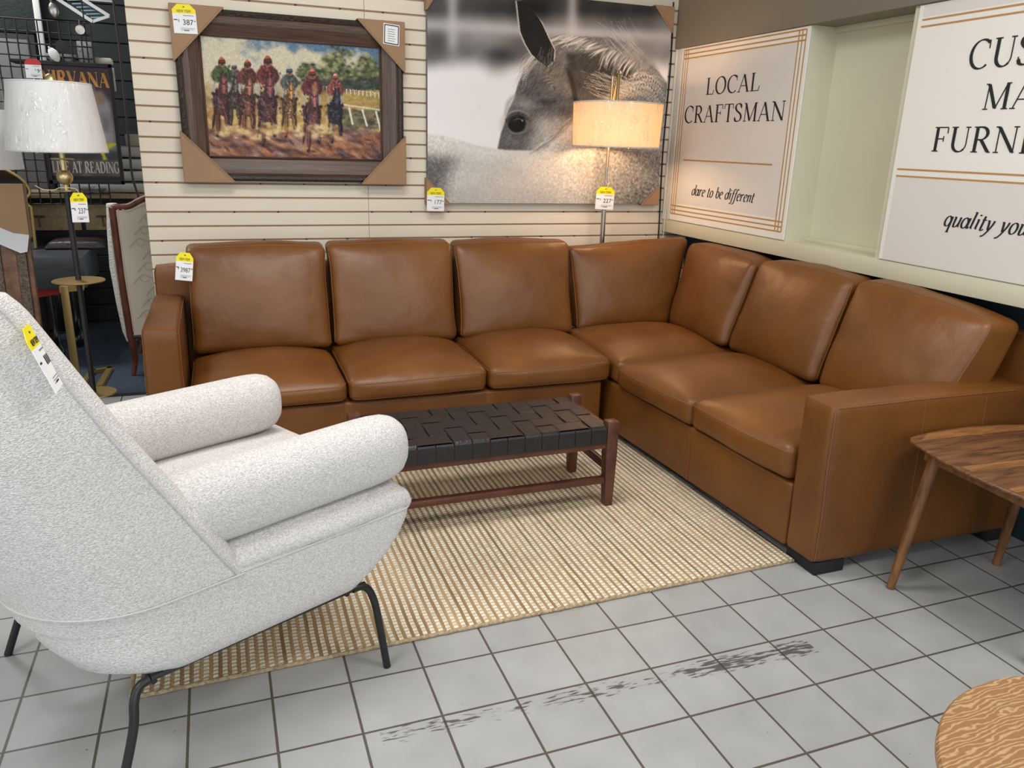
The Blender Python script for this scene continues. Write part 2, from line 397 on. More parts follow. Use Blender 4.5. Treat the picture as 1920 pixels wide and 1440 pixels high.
def lathe(bm, prof, cx, cy, n=40, mi=0):
    rings = []
    for r, z in prof:
        if r < 1e-5: rings.append([bm.verts.new((cx, cy, z))])
        else: rings.append([bm.verts.new((cx+r*math.cos(2*PI*k/n), cy+r*math.sin(2*PI*k/n), z)) for k in range(n)])
    fs = []
    for a, b in zip(rings, rings[1:]):
        for k in range(n):
            k2 = (k+1) % n
            if len(a) == 1 and len(b) == 1: continue
            if len(a) == 1: fs.append(bm.faces.new((a[0], b[k2], b[k])))
            elif len(b) == 1: fs.append(bm.faces.new((a[k], a[k2], b[0])))
            else: fs.append(bm.faces.new((a[k], a[k2], b[k2], b[k])))
    for q in fs: q.material_index = mi
    bmesh.ops.recalc_face_normals(bm, faces=fs)
def smooth_path(pts, n=8):
    pts = [V(p) for p in pts]; out = []
    for i in range(len(pts)-1):
        p0, p1, p2, p3 = pts[max(i-1,0)], pts[i], pts[i+1], pts[min(i+2, len(pts)-1)]
        for k in range(n):
            t = k/n
            out.append(.5*((2*p1) + (p2-p0)*t + (2*p0-5*p1+4*p2-p3)*t*t + (3*p1-p0-3*p2+p3)*t**3))
    out.append(pts[-1]); return out
def loft(bm, rings, cap0=True, cap1=True, closed=True, mi=0):
    rv = [[bm.verts.new(p) for p in r] for r in rings]; n = len(rv[0]); fs = []
    for a, b in zip(rv, rv[1:]):
        for k in range(n if closed else n-1):
            fs.append(bm.faces.new((a[k], a[(k+1)%n], b[(k+1)%n], b[k])))
    if cap0: fs.append(bm.faces.new(rv[0][::-1]))
    if cap1: fs.append(bm.faces.new(rv[-1]))
    for q in fs: q.material_index = mi
    bmesh.ops.recalc_face_normals(bm, faces=fs)
    return rv
def cushion(P, r, crowns, n=26, wob=.004, seed=0, pinch=0):
    """soft box: P(i,j,k) 8 corners, r corner radius, crowns dict: {'k1':.03} bulge of a face. returns bmesh, fn(a,b,c)."""
    P = [[[V(P[i][j][k]) for k in (0,1)] for j in (0,1)] for i in (0,1)]
    def tri(a, b, c):
        o = V((0,0,0))
        for i in (0,1):
            for j in (0,1):
                for k in (0,1):
                    o += P[i][j][k]*((a if i else 1-a)*(b if j else 1-b)*(c if k else 1-c))
        return o
    d = [0,0,0]
    for u in (0,1):
        for w in (0,1):
            d[0] += (P[1][u][w]-P[0][u][w]).length/4; d[1] += (P[u][1][w]-P[u][0][w]).length/4; d[2] += (P[u][w][1]-P[u][w][0]).length/4
    def f(t): t = min(1, max(0, t)); return max(0, 1-abs(2*t-1)**2.6)
    def place(a, b, c):
        p = [a*d[0], b*d[1], c*d[2]]
        q = [min(max(p[i], r), d[i]-r) for i in range(3)]
        e = V([p[i]-q[i] for i in range(3)])
        if e.length > 1e-9: e = e.normalized()*r
        l = [q[i]+e[i] for i in range(3)]
        A = [l[i]/d[i] for i in range(3)]
        for key, h in crowns.items():
            ax = 'ijk'.index(key[0]); o = [x for x in range(3) if x != ax]
            side = A[ax] if key[1] == '1' else 1-A[ax]
            g = f(A[o[0]])*f(A[o[1]])*max(0, side)
            l[ax] += (h if key[1] == '1' else -h)*g
        if pinch:
            g = pinch*abs(2*A[0]-1)**6*abs(2*A[2]-1)**6
            for i in (0, 2): l[i] += (1 if A[i] > .5 else -1)*g
        w = tri(l[0]/d[0], l[1]/d[1], l[2]/d[2])
        if wob:
            s = V((seed*3.7, seed*1.3, 0))
            w += noise.noise_vector(w*5+s)*wob + noise.noise_vector(w*13+s)*wob*.35
        return w
    bm = B(); cache = {}
    def vert(i, j, k):
        key = (i, j, k)
        if key not in cache: cache[key] = bm.verts.new(place(i/n, j/n, k/n))
        return cache[key]
    # ease parameters so that more points sit near the edges
    for ax in range(3):
        for s in (0, n):
            for u in range(n):
                for v in range(n):
                    q = []
                    for du, dv in ((0,0),(1,0),(1,1),(0,1)):
                        ix = [0,0,0]; ix[ax] = s; o = [x for x in range(3) if x != ax]
                        ix[o[0]] = u+du; ix[o[1]] = v+dv; q.append(vert(*ix))
                    bm.faces.new(q)
    bmesh.ops.recalc_face_normals(bm, faces=bm.faces[:])
    return bm, place
def textobj(name, s, parent, m, origin, right, up, size, align='LEFT', sx=1, shear=0, off=.0006):
    cu = bpy.data.curves.new(name, 'FONT'); cu.body = s; cu.size = size; cu.align_x = align; cu.shear = shear; cu.extrude = .0002
    cu.space_character = 1
    tmp = bpy.data.objects.new('tmp', cu); COL.objects.link(tmp)
    dg = bpy.context.evaluated_depsgraph_get(); me = bpy.data.meshes.new_from_object(tmp.evaluated_get(dg))
    COL.objects.unlink(tmp); bpy.data.objects.remove(tmp)
    right = V(right).normalized(); up = V(up).normalized(); nrm = right.cross(up)
    org = V(origin)
    for v in me.vertices:
        v.co = org + right*(v.co.x*sx) + up*v.co.y + nrm*(v.co.z+off) - ORG[parent]
    me.materials.clear(); me.materials.append(m)
    o = bpy.data.objects.new(name, me); link(o, parent); ORG[o] = ORG[parent]; return o

# ------------------------------------------------------------------ serif lettering
def arc(cx, cy, rx, ry, a0, a1, n=26):
    return [(cx+rx*math.cos(math.radians(a0+(a1-a0)*i/n)), cy+ry*math.sin(math.radians(a0+(a1-a0)*i/n))) for i in range(n+1)]
K, T, MD = 'k', 't', 'm'
def serif(x, y, w=.13): return (T, [(x-w, y), (x+w, y)])
GL = {
 'L': (.70, [(K,[(.17,0),(.17,1)]), serif(.17,.985), (T,[(.03,.015),(.62,.015)]), (T,[(.61,.015),(.66,.27)])]),
 'O': (.90, [(MD, arc(.44,.5,.37,.50,0,360,48))]),
 'C': (.80, [(MD, arc(.45,.5,.38,.50,48,312,40)), (T,[(.715,.97),(.725,.68)])]),
 'A': (.82, [(T,[(.07,0),(.40,1)]), (K,[(.40,.98),(.72,0)]), (T,[(.19,.35),(.6,.35)]), serif(.07,.015,.1), serif(.72,.015,.12)]),
 'R': (.80, [(K,[(.17,0),(.17,1)]), serif(.17,.015), (T,[(.04,.985),(.3,.985)]), (MD,[(.2,.985)]+arc(.33,.74,.25,.245,90,-90)+[(.2,.495)]), (K,[(.36,.5),(.70,.015)]), serif(.72,.015,.07)]),
 'F': (.66, [(K,[(.17,0),(.17,1)]), serif(.17,.015), (T,[(.04,.985),(.6,.985)]), (T,[(.595,.985),(.61,.74)]), (T,[(.2,.52),(.46,.52)]), (T,[(.46,.63),(.46,.41)])]),
 'E': (.70, [(K,[(.17,0),(.17,1)]), (T,[(.04,.985),(.6,.985)]), (T,[(.595,.985),(.61,.76)]), (T,[(.2,.52),(.46,.52)]), (T,[(.46,.63),(.46,.41)]), (T,[(.04,.015),(.62,.015)]), (T,[(.61,.015),(.65,.26)])]),
 'T': (.74, [(K,[(.37,0),(.37,1)]), serif(.37,.015), (T,[(.05,.985),(.69,.985)]), (T,[(.06,.985),(.04,.74)]), (T,[(.68,.985),(.70,.74)])]),
 'S': (.62, [(MD, smooth_path([(.51,.80,0),(.44,.94,0),(.29,.985,0),(.14,.92,0),(.095,.77,0),(.17,.63,0),(.32,.52,0),(.46,.41,0),(.53,.25,0),(.46,.08,0),(.28,.015,0),(.13,.06,0),(.07,.2,0)],6)), (T,[(.51,.95),(.52,.72)]), (T,[(.06,.28),(.07,.04)])]),
 'M': (1.0, [(T,[(.13,0),(.15,1)]), (K,[(.15,.98),(.49,.04)]), (T,[(.49,.02),(.83,1)]), (K,[(.84,0),(.84,1)]), serif(.13,.015,.1), serif(.84,.015,.12), serif(.1,.985,.07), serif(.88,.985,.08)]),
 'N': (.88, [(T,[(.14,0),(.14,1)]), (K,[(.13,.98),(.74,.02)]), (T,[(.75,0),(.75,1)]), serif(.14,.015,.1), serif(.08,.985,.08), serif(.75,.985,.1)]),
 'U': (.84, [(K,[(.17,1),(.17,.30)]), (MD, [(.17,.40)]+arc(.435,.33,.265,.32,180,318,22)), (T,arc(.435,.33,.265,.32,312,360,8)+[(.70,1)]), serif(.17,.985), serif(.70,.985,.1)]),
 'D': (.86, [(K,[(.17,0),(.17,1)]), (T,[(.04,.985),(.36,.985)]), (T,[(.04,.015),(.36,.015)]), (MD,[(.3,.985)]+arc(.38,.5,.38,.485,90,-90,32)+[(.3,.015)])]),
 'I': (.36, [(K,[(.18,0),(.18,1)]), serif(.18,.015), serif(.18,.985)]),
 'V': (.80, [(K,[(.10,1),(.41,.02)]), (T,[(.41,.0),(.70,1)]), serif(.10,.985,.12), serif(.70,.985,.1)]),
 'G': (.84, [(MD, arc(.45,.5,.38,.50,48,320,40)), (K,[(.70,.08),(.70,.44)]), serif(.70,.44), (T,[(.71,.97),(.72,.70)])]),
 'a': (.54, [(MD, arc(.22,.31,.185,.30,20,380,30)), (K,[(.455,.62),(.43,.08)]), (MD,[(.43,.14),(.44,.03),(.50,.02),(.56,.12)])]),
 'd': (.54, [(MD, arc(.22,.31,.18,.30,20,380,30)), (K,[(.46,1),(.43,.08)]), (T,[(.32,.98),(.43,.99)]), (T,[(.40,.04),(.48,.06)])]),
 'b': (.50, [(K,[(.10,1),(.10,.1)]), (T,[(.0,.98),(.1,.99)]), (MD, arc(.26,.31,.18,.30,200,-160,30))]),
 'q': (.52, [(MD, arc(.22,.31,.18,.30,20,380,30)), (K,[(.42,.6),(.42,-.33)]), serif(.42,-.33,.1)]),
 'o': (.50, [(MD, arc(.24,.31,.19,.31,0,360,32))]),
 'e': (.44, [(T,[(.07,.30),(.39,.40)]), (MD, arc(.24,.31,.17,.31,22,310,30))]),
 'r': (.40, [(T,[(.0,.55),(.08,.61)]), (K,[(.10,.61),(.10,.0)]), (MD, smooth_path([(.1,.36,0),(.18,.54,0),(.29,.61,0),(.35,.55,0)],5))]),
 't': (.34, [(K,[(.13,.82),(.12,.12)]), (MD, smooth_path([(.12,.15,0),(.14,.02,0),(.22,.01,0),(.3,.08,0)],5)), (T,[(.02,.6),(.3,.6)])]),
 'i': (.27, [(T,[(.02,.56),(.1,.61)]), (K,[(.12,.61),(.11,.06)]), (T,[(.11,.03),(.2,.06)]), (K,[(.13,.80),(.13,.88)])]),
 'l': (.27, [(T,[(.02,.97),(.1,.99)]), (K,[(.12,1),(.11,.06)]), (T,[(.11,.03),(.2,.06)])]),
 'f': (.34, [(MD, smooth_path([(.40,.92,0),(.33,.99,0),(.23,.95,0),(.17,.75,0)],5)), (K,[(.17,.78),(.13,-.2)]), (T,[(.03,.6),(.32,.6)]), (MD, smooth_path([(.13,-.15,0),(.09,-.31,0),(.0,-.33,0),(-.05,-.28,0)],5))]),
 'n': (.52, [(T,[(.0,.55),(.08,.61)]), (K,[(.10,.61),(.10,.0)]), (MD, smooth_path([(.1,.38,0),(.2,.56,0),(.32,.61,0),(.39,.52,0),(.39,.4,0)],5)), (K,[(.39,.46),(.38,.06)]), (T,[(.38,.03),(.47,.07)])]),
 'u': (.52, [(T,[(.0,.57),(.08,.61)]), (K,[(.10,.61),(.10,.18)]), (MD, smooth_path([(.1,.22,0),(.12,.05,0),(.22,.01,0),(.34,.12,0),(.40,.3,0)],5)), (K,[(.41,.61),(.40,.06)]), (T,[(.40,.03),(.48,.07)])]),
 'y': (.48, [(T,[(.0,.58),(.08,.61)]), (K,[(.09,.61),(.2,.06)]), (MD, smooth_path([(.40,.61,0),(.36,.35,0),(.22,-.02,0),(.08,-.26,0),(.0,-.32,0),(-.05,-.28,0)],6))]),
 ' ': (.32, []),
}
def serif_text(bm, s, origin, right, up, cap, width=None, slant=0, centre=None, thick=.125, thin=.045, gap=.06):
    adv = sum(GL[c][0]+gap for c in s)-gap
    sx = cap if width is None else width/adv
    right = V(right); up = V(up); nrm = right.cross(up).normalized(); o = V(origin)
    x = -adv/2 if centre else 0
    for ci, c in enumerate(s):
        w, strokes = GL[c]
        for si, (kind, pts) in enumerate(strokes):
            pts = [V((p[0], p[1])) for p in pts]
            L = []
            for i, p in enumerate(pts):
                d = (pts[min(i+1, len(pts)-1)]-pts[max(i-1, 0)]).normalized()
                if kind == K: hw = thick/2
                elif kind == T: hw = thin/2
                else:
                    hw = (thin+(thick-thin)*abs(d.y*math.cos(.3)-d.x*math.sin(.3))**1.4)/2
                n = V((-d.y, d.x))*hw
                if kind == K and abs(d.y) > .5 : n = V((hw/max(.5,abs(d.y))*(-1 if d.y > 0 else 1), 0))
                L.append((p+n, p-n))
            lift = nrm*(.0010+.00004*((ci*7+si) % 9))
            def W(q): return o + right*((x+q.x+slant*q.y)*sx) + up*(q.y*cap) + lift
            vs = [(bm.verts.new(W(a)), bm.verts.new(W(b))) for a, b in L]
            for a, b in zip(vs, vs[1:]):
                bm.faces.new((a[0], a[1], b[1], b[0]))
        x += w+gap
# ------------------------------------------------------------------ pictures worked out per vertex
def sm(a, b, x): t = np.clip((x-a)/(b-a), 0, 1); return t*t*(3-2*t)
def vnoise(ny, nx, fy, fx):
    g = RNG.random((fy+2, fx+2)); y = np.linspace(0, fy, ny); x = np.linspace(0, fx, nx)
    yi = np.minimum(y.astype(int), fy-1+1); xi = np.minimum(x.astype(int), fx-1+1)
    ty = (y-yi)[:, None]; tx = (x-xi)[None, :]; ty = ty*ty*(3-2*ty); tx = tx*tx*(3-2*tx)
    a = g[yi][:, xi]; b = g[yi][:, xi+1]; c = g[yi+1][:, xi]; d = g[yi+1][:, xi+1]
    return (a*(1-tx)+b*tx)*(1-ty)+(c*(1-tx)+d*tx)*ty
def fbm(ny, nx, fy, fx, o=4):
    s = 0; w = 1; t = 0
    for i in range(o): s = s+w*vnoise(ny, nx, fy*2**i, fx*2**i); t += w; w *= .55
    return s/t
def blur(a, r):
    r = int(r)
    if r < 1: return a
    for ax in (0, 1):
        for _ in range(2):
            p = np.pad(a, [(r+1, r) if i == ax else (0, 0) for i in range(a.ndim)], mode='edge')
            c = np.cumsum(p, axis=ax); n = a.shape[ax]
            hi = np.take(c, range(2*r+1, 2*r+1+n), axis=ax); lo = np.take(c, range(0, n), axis=ax)
            a = (hi-lo)/(2*r+1)
    return a
def homog(src, dst):
    A = []; b = []
    for (x, y), (u, v) in zip(src, dst):
        A += [[x, y, 1, 0, 0, 0, -u*x, -u*y], [0, 0, 0, x, y, 1, -v*x, -v*y]]; b += [u, v]
    return np.append(np.linalg.solve(np.array(A, float), np.array(b, float)), 1).reshape(3, 3)
class Art:
    """picture on a grid; drawn in the units of a sketch whose quad (tl,tr,br,bl) is the picture's outline."""
    def __init__(s, nx, ny, quad):
        s.nx, s.ny = nx, ny
        s.H = homog([(0,0),(1,0),(1,1),(0,1)], quad); s.Hi = np.linalg.inv(s.H)
        u, v = np.meshgrid(np.linspace(0, 1, nx), np.linspace(0, 1, ny))
        q = np.einsum('ij,jyx->iyx', s.H, np.array([u, v, np.ones_like(u)])); s.X = q[0]/q[2]; s.Y = q[1]/q[2]
        s.k = (nx-1)/np.linalg.norm(np.array(quad[1])-np.array(quad[0]))
        s.img = np.zeros((ny, nx, 3))
    def mask(s, pts, soft=2):
        m = np.zeros((s.ny, s.nx), bool); n = len(pts)
        for i in range(n):
            (x0, y0), (x1, y1) = pts[i], pts[(i+1) % n]
            c = ((y0 > s.Y) != (y1 > s.Y))
            if y1 != y0: m ^= c & (s.X < (x1-x0)*(s.Y-y0)/(y1-y0)+x0)
        return blur(m.astype(float), soft*s.k) if soft*s.k >= 1 else m.astype(float)
    def ell(s, cx, cy, rx, ry, soft=.2, rot=0):
        c, q = math.cos(rot), math.sin(rot); x = s.X-cx; y = s.Y-cy
        d = np.sqrt(((x*c+y*q)/rx)**2+((-x*q+y*c)/ry)**2); return 1-sm(1-soft, 1+soft, d)
    def put(s, m, col):
        col = np.asarray(col, float)
        if col.ndim == 1: col = col/255
        s.img = s.img*(1-m[..., None])+col*m[..., None]
    def grey(s, m, g): s.put(m, np.stack([g*1.0, g*.975, g*.95], -1) if hasattr(g, 'shape') else (g*1.0*255, g*.975*255, g*.95*255))
    def splat(s, x, y, r, col, al=1, ang=0, asp=1):
        q = s.Hi @ np.array([x, y, 1.]); gx = q[0]/q[2]*(s.nx-1); gy = q[1]/q[2]*(s.ny-1); R = max(.6, r*s.k); e = int(R*2.2*max(1, asp))+1
        x0, x1, y0, y1 = max(0, int(gx)-e), min(s.nx, int(gx)+e+2), max(0, int(gy)-e), min(s.ny, int(gy)+e+2)
        if x0 >= x1 or y0 >= y1: return
        yy, xx = np.mgrid[y0:y1, x0:x1]; dx = xx-gx; dy = yy-gy; c, sn = math.cos(ang), math.sin(ang)
        a = (dx*c+dy*sn)/asp; b = -dx*sn+dy*c
        w = (np.exp(-(a*a+b*b)/(R*R))*al)[..., None]; w = np.clip(w*1.3, 0, 1)
        s.img[y0:y1, x0:x1] = s.img[y0:y1, x0:x1]*(1-w)+np.array(col)/255*w
    def stroke(s, pts, r, col, al=.8, taper=True):
        P = smooth_path([(p[0], p[1], 0) for p in pts], 10); n = len(P)
        for i, p in enumerate(P):
            f = 1-.75*abs(2*i/(n-1)-1)**2 if taper else 1
            s.splat(p.x, p.y, r*f, col, al)
    def mesh(s, name, TL, TR, BR, BL, m, parent):
        u, v = np.meshgrid(np.linspace(0, 1, s.nx), np.linspace(0, 1, s.ny)); u = u[..., None]; v = v[..., None]
        TL, TR, BR, BL = [np.array(q, float)-np.array(ORG[parent]) for q in (TL, TR, BR, BL)]
        co = (TL*(1-u)+TR*u)*(1-v)+(BL*(1-u)+BR*u)*v
        nx, ny = s.nx, s.ny; me = bpy.data.meshes.new(name)
        i = (np.arange(ny-1)[:, None]*nx+np.arange(nx-1)[None]).ravel()
        F = np.stack([i, i+nx, i+nx+1, i+1], -1).astype(np.int32)
        me.vertices.add(nx*ny); me.vertices.foreach_set('co', co.astype(np.float32).ravel())
        me.loops.add(F.size); me.loops.foreach_set('vertex_index', F.ravel())
        me.polygons.add(len(F)); me.polygons.foreach_set('loop_start', np.arange(len(F), dtype=np.int32)*4)
        me.update(calc_edges=True)
        c = np.clip(s.img, 0, 1); lin = np.where(c <= .04045, c/12.92, ((c+.055)/1.055)**2.4)
        a = me.color_attributes.new('Col', 'FLOAT_COLOR', 'POINT')
        a.data.foreach_set('color', np.concatenate([lin, np.ones((ny, nx, 1))], -1).astype(np.float32).ravel())
        me.materials.append(m)
        o = bpy.data.objects.new(name, me); link(o, parent); ORG[o] = ORG[parent]; return o

def horse_art():
    A = Art(540, 410, [(63,-93),(1447,47),(1356,1146),(66,1142)])
    ny, nx = A.ny, A.nx; X, Y = A.X, A.Y
    n1 = fbm(ny, nx, 4, 5, 4); med = fbm(ny, nx, 22, 28, 3)
    def fur_(rx, ry, amp):
        q = RNG.normal(size=(ny, nx)); q = blur(q, 1) if max(rx, ry) < 2 else np.stack([np.roll(np.roll(q, int(k*ry), 0), int(k*rx), 1) for k in np.linspace(-1, 1, 5)]).mean(0)
        return q/q.std()*amp
    fur = fur_(-2, 2, .042)+.12*(med-.5)
    g = .93+.05*(n1-.5)
    top = 1-sm(300, 420, Y+70*(n1-.5)); g = g*(1-top)+(.50+.35*(n1-.5))*top
    hi = 1-sm(50, 120, Y); g = g*(1-hi)+(.33+.4*(n1-.5))*hi
    for cx, cy, rx, ry, k in ((400,50,190,70,.2),(700,70,120,100,.16),(1230,80,240,90,.2),(460,350,70,60,.3),(120,250,60,80,.1),(560,280,90,50,.12),(330,300,110,50,.1)):
        g = g-k*A.ell(cx, cy, rx, ry, .95)
    rail = np.exp(-((Y-(140+.05*(X-70)))/36)**2); g = g*(1-.8*rail)+.74*.8*rail
    for px, w_, y1 in ((205, 32, 300), (880, 30, 230)):
        post = np.exp(-((X-px)/w_)**2)*(1-sm(y1-80, y1+60, Y)); g = g*(1-.7*post)+.78*.7*post
    g = blur(g, 3)
    A.img[:] = np.stack([g, g*.985, g*.985], -1)
    neck = [(760,215),(900,205),(1100,210),(1240,280),(1360,400),(1420,480),(1400,640),(1385,760),(1380,900),(850,880),(700,840),(640,760),(700,330)]
    A.grey(A.mask(neck, 5), .40+fur+.10*sm(900, 1300, X))
    face = [(650,300),(605,390),(575,470),(548,560),(518,620),(500,690),(478,750),(458,838),(480,870),(700,870),(800,800),(900,690),(915,600),(880,480),(845,380),(790,280)]
    sh = .37+.30*sm(560, 740, X)*sm(600, 720, Y)+.16*np.exp(-((X-600)/70)**2-((Y-585)/36)**2)-.05*A.ell(700, 480, 90, 80, .9)+.08*np.exp(-((X-740)/40)**2-((Y-520)/50)**2)-.12*A.ell(735, 572, 50, 14, .8)
    A.grey(A.mask(face, 4), sh+fur*1.2)
    for k in range(12):
        A.stroke([(690+k*7, 440+k*4), (735+k*4, 425+k*6), (775, 440+k*6)], 5, ((84,81,79), (150,146,142), (64,61,60))[k % 3], .3)
    A.stroke([(500,650),(520,580),(560,530)], 12, (176,172,168), .35)
    dark = [(850,270),(1000,255),(1120,310),(1215,390),(1200,470),(1060,540),(960,600),(900,620),(870,500),(845,400)]
    A.grey(A.mask(dark, 14)*.92, .19+.7*fur)
    A.grey(A.mask([(845,380),(868,470),(885,560),(915,610),(900,500),(880,420)], 4)*.8, .10+0*fur)
    A.grey(A.mask([(820,262),(1000,240),(1120,262),(1190,330),(1100,330),(980,290),(860,300)], 12)*.75, .50+fur)
    A.grey(A.mask([(1200,230),(1330,330),(1400,470),(1360,620),(1240,560),(1230,420),(1160,300)], 12)*.8, .58+fur)
    rs = random.Random(3)
    for k in range(190):
        t = rs.random(); bx = 780+t*610; by = 205+(t**2.2)*300+rs.uniform(-16, 16)
        L = rs.uniform(60, 140); c = rs.choice([214, 196, 172, 110, 228, 84])
        p = [(bx, by), (bx-L*.4, by+14), (bx-L*rs.uniform(.7, 1.0), by+rs.uniform(20, 56))]
        if t > .5: p = [(bx, by), (bx-L*.3, by+34), (bx-L*.5, by+L*.8)]
        A.stroke(p, rs.uniform(1.8, 4), (c, c*.975, c*.95), .65)
    for k in range(260):
        t = rs.random(); sx_ = 1110+rs.uniform(-40, 60)+t*80; sy = 520+rs.uniform(-40, 60)-t*40
        ex = 1405+rs.uniform(-30, 14); ey = 470+t*420+rs.uniform(-40, 60); c = rs.choice([196, 170, 140, 84, 56, 214, 182])
        A.stroke([(sx_, sy), ((sx_+ex)/2+30, (sy+ey)/2-90+t*20), (ex, ey)], rs.uniform(2, 4.2), (c, c*.97, c*.94), .7)
    for k in range(56):
        bx = rs.uniform(1000, 1160); by = rs.uniform(430, 560); c = rs.choice([196, 214, 160])
        A.stroke([(bx+90, by+20), (bx+20, by+rs.uniform(-10, 6)), (bx-rs.uniform(20, 70), by-rs.uniform(10, 60))], rs.uniform(1.5, 2.6), (c, c*.97, c*.94), .65)
    for k in range(36):
        bx = rs.uniform(1050, 1240); by = rs.uniform(160, 260)
        A.stroke([(bx+60, by+60), (bx+10, by+10), (bx-rs.uniform(10, 60), by-rs.uniform(20, 80))], rs.uniform(1.5, 2.6), (212, 208, 204), .5)
    for k in range(70):
        bx = rs.uniform(640, 690); by = rs.uniform(285, 350); c = rs.choice([206, 182, 222, 120])
        A.stroke([(bx, by), (bx-50, by+50+rs.uniform(-20, 20)), (bx-rs.uniform(60, 100), by+rs.uniform(80, 170))], rs.uniform(1.5, 2.6), (c, c*.97, c*.95), .5)
    ear = [(566,2),(600,6),(655,55),(705,125),(742,205),(778,280),(776,345),(735,375),(692,345),(650,305),(612,240),(588,180),(577,100)]
    A.grey(A.mask([(x+(6 if x > 670 else -8), y) for x, y in ear], 3), .74+fur)
    A.grey(A.mask(ear, 2), .085+.3*fur)
    for k in range(46):
        bx = rs.uniform(690, 790); by = rs.uniform(250, 370)
        A.stroke([(bx, by), (bx-6, by+30), (bx-rs.uniform(10, 30), by+rs.uniform(40, 80))], 1.8, rs.choice([(130,126,122), (60,58,57)]), .5)
    # eye and lids
    A.grey(A.ell(574, 700, 74, 70, .7, -.3)*.55, .27+fur)
    A.grey(A.ell(566, 694, 50, 50, .14, -.35), .05+0*fur)
    A.grey(A.mask([(500,672),(530,640),(575,630),(625,648),(648,690),(622,668),(580,654),(540,664),(512,700)], 2), .30+fur)
    A.stroke([(512, 690), (540, 660), (585, 651), (628, 676)], 4, (30, 29, 29), .9)
    A.stroke([(500, 668), (535, 632), (585, 622), (640, 650)], 5, (148, 144, 140), .6)
    A.splat(598, 678, 4.5, (226, 228, 232), 1); A.stroke([(548, 678), (570, 668), (592, 672)], 3.4, (92, 94, 100), .8)
    A.stroke([(522, 730), (552, 752), (606, 742), (626, 716)], 4, (126, 122, 118), .7); A.stroke([(500, 765), (560, 795), (640, 768)], 5, (120, 116, 112), .45)
    for k in range(9): A.stroke([(520+k*12, 664-k*1.2), (512+k*11, 676), (500+k*10, 690)], 1.4, (26, 26, 26), .5)
    body = [(60,748),(140,762),(240,790),(340,820),(440,838),(520,846),(640,850),(700,838),(770,798),(840,738),(905,655),(1000,690),(1150,760),(1400,800),(1420,1200),(40,1200)]
    edge = np.interp(X, [60,340,640,770,905,1400], [748,820,850,798,655,800])
    up = 1-sm(0, 130, Y-edge)
    bg = .77+.10*up-.26*sm(850, 1350, X)*sm(-20, 120, Y-edge)-.34*(1-sm(110, 250, X+.35*(Y-1000)))*sm(840, 930, Y)+.10*(n1-.5)-.05*sm(1000, 1140, Y)
    tex = fur_(-2, 1, 1)*(.016+.04*sm(500, 1200, X)+.02*(1-sm(120, 300, X)))
    A.put(A.mask(body, 4), np.stack([(bg+tex)*1.0, (bg+tex)*.975, (bg+tex)*.945], -1))
    A.grey(A.mask([(x, y-3) for x, y in body[2:11]]+[(905,685),(770,824),(640,876),(440,860),(240,812)], 5)*.5, .84+fur)
    for k in range(150):
        t = rs.random(); bx = 890-t*200; by = np.interp(bx, [640,770,905], [862,812,672])+rs.uniform(-30, 16)
        A.stroke([(bx, by-20), (bx-24, by), (bx-rs.uniform(40, 80), by+rs.uniform(10, 40))], 1.7, rs.choice([(220,215,208), (120,114,110), (196,190,182)]), .45)
    for k in range(14):
        bx = 1130+k*19; A.stroke([(bx+20, 800), (bx+8, 870), (bx-rs.uniform(0, 30), 900+rs.uniform(-20, 70))], 2, (206, 198, 190), .6)
    return A

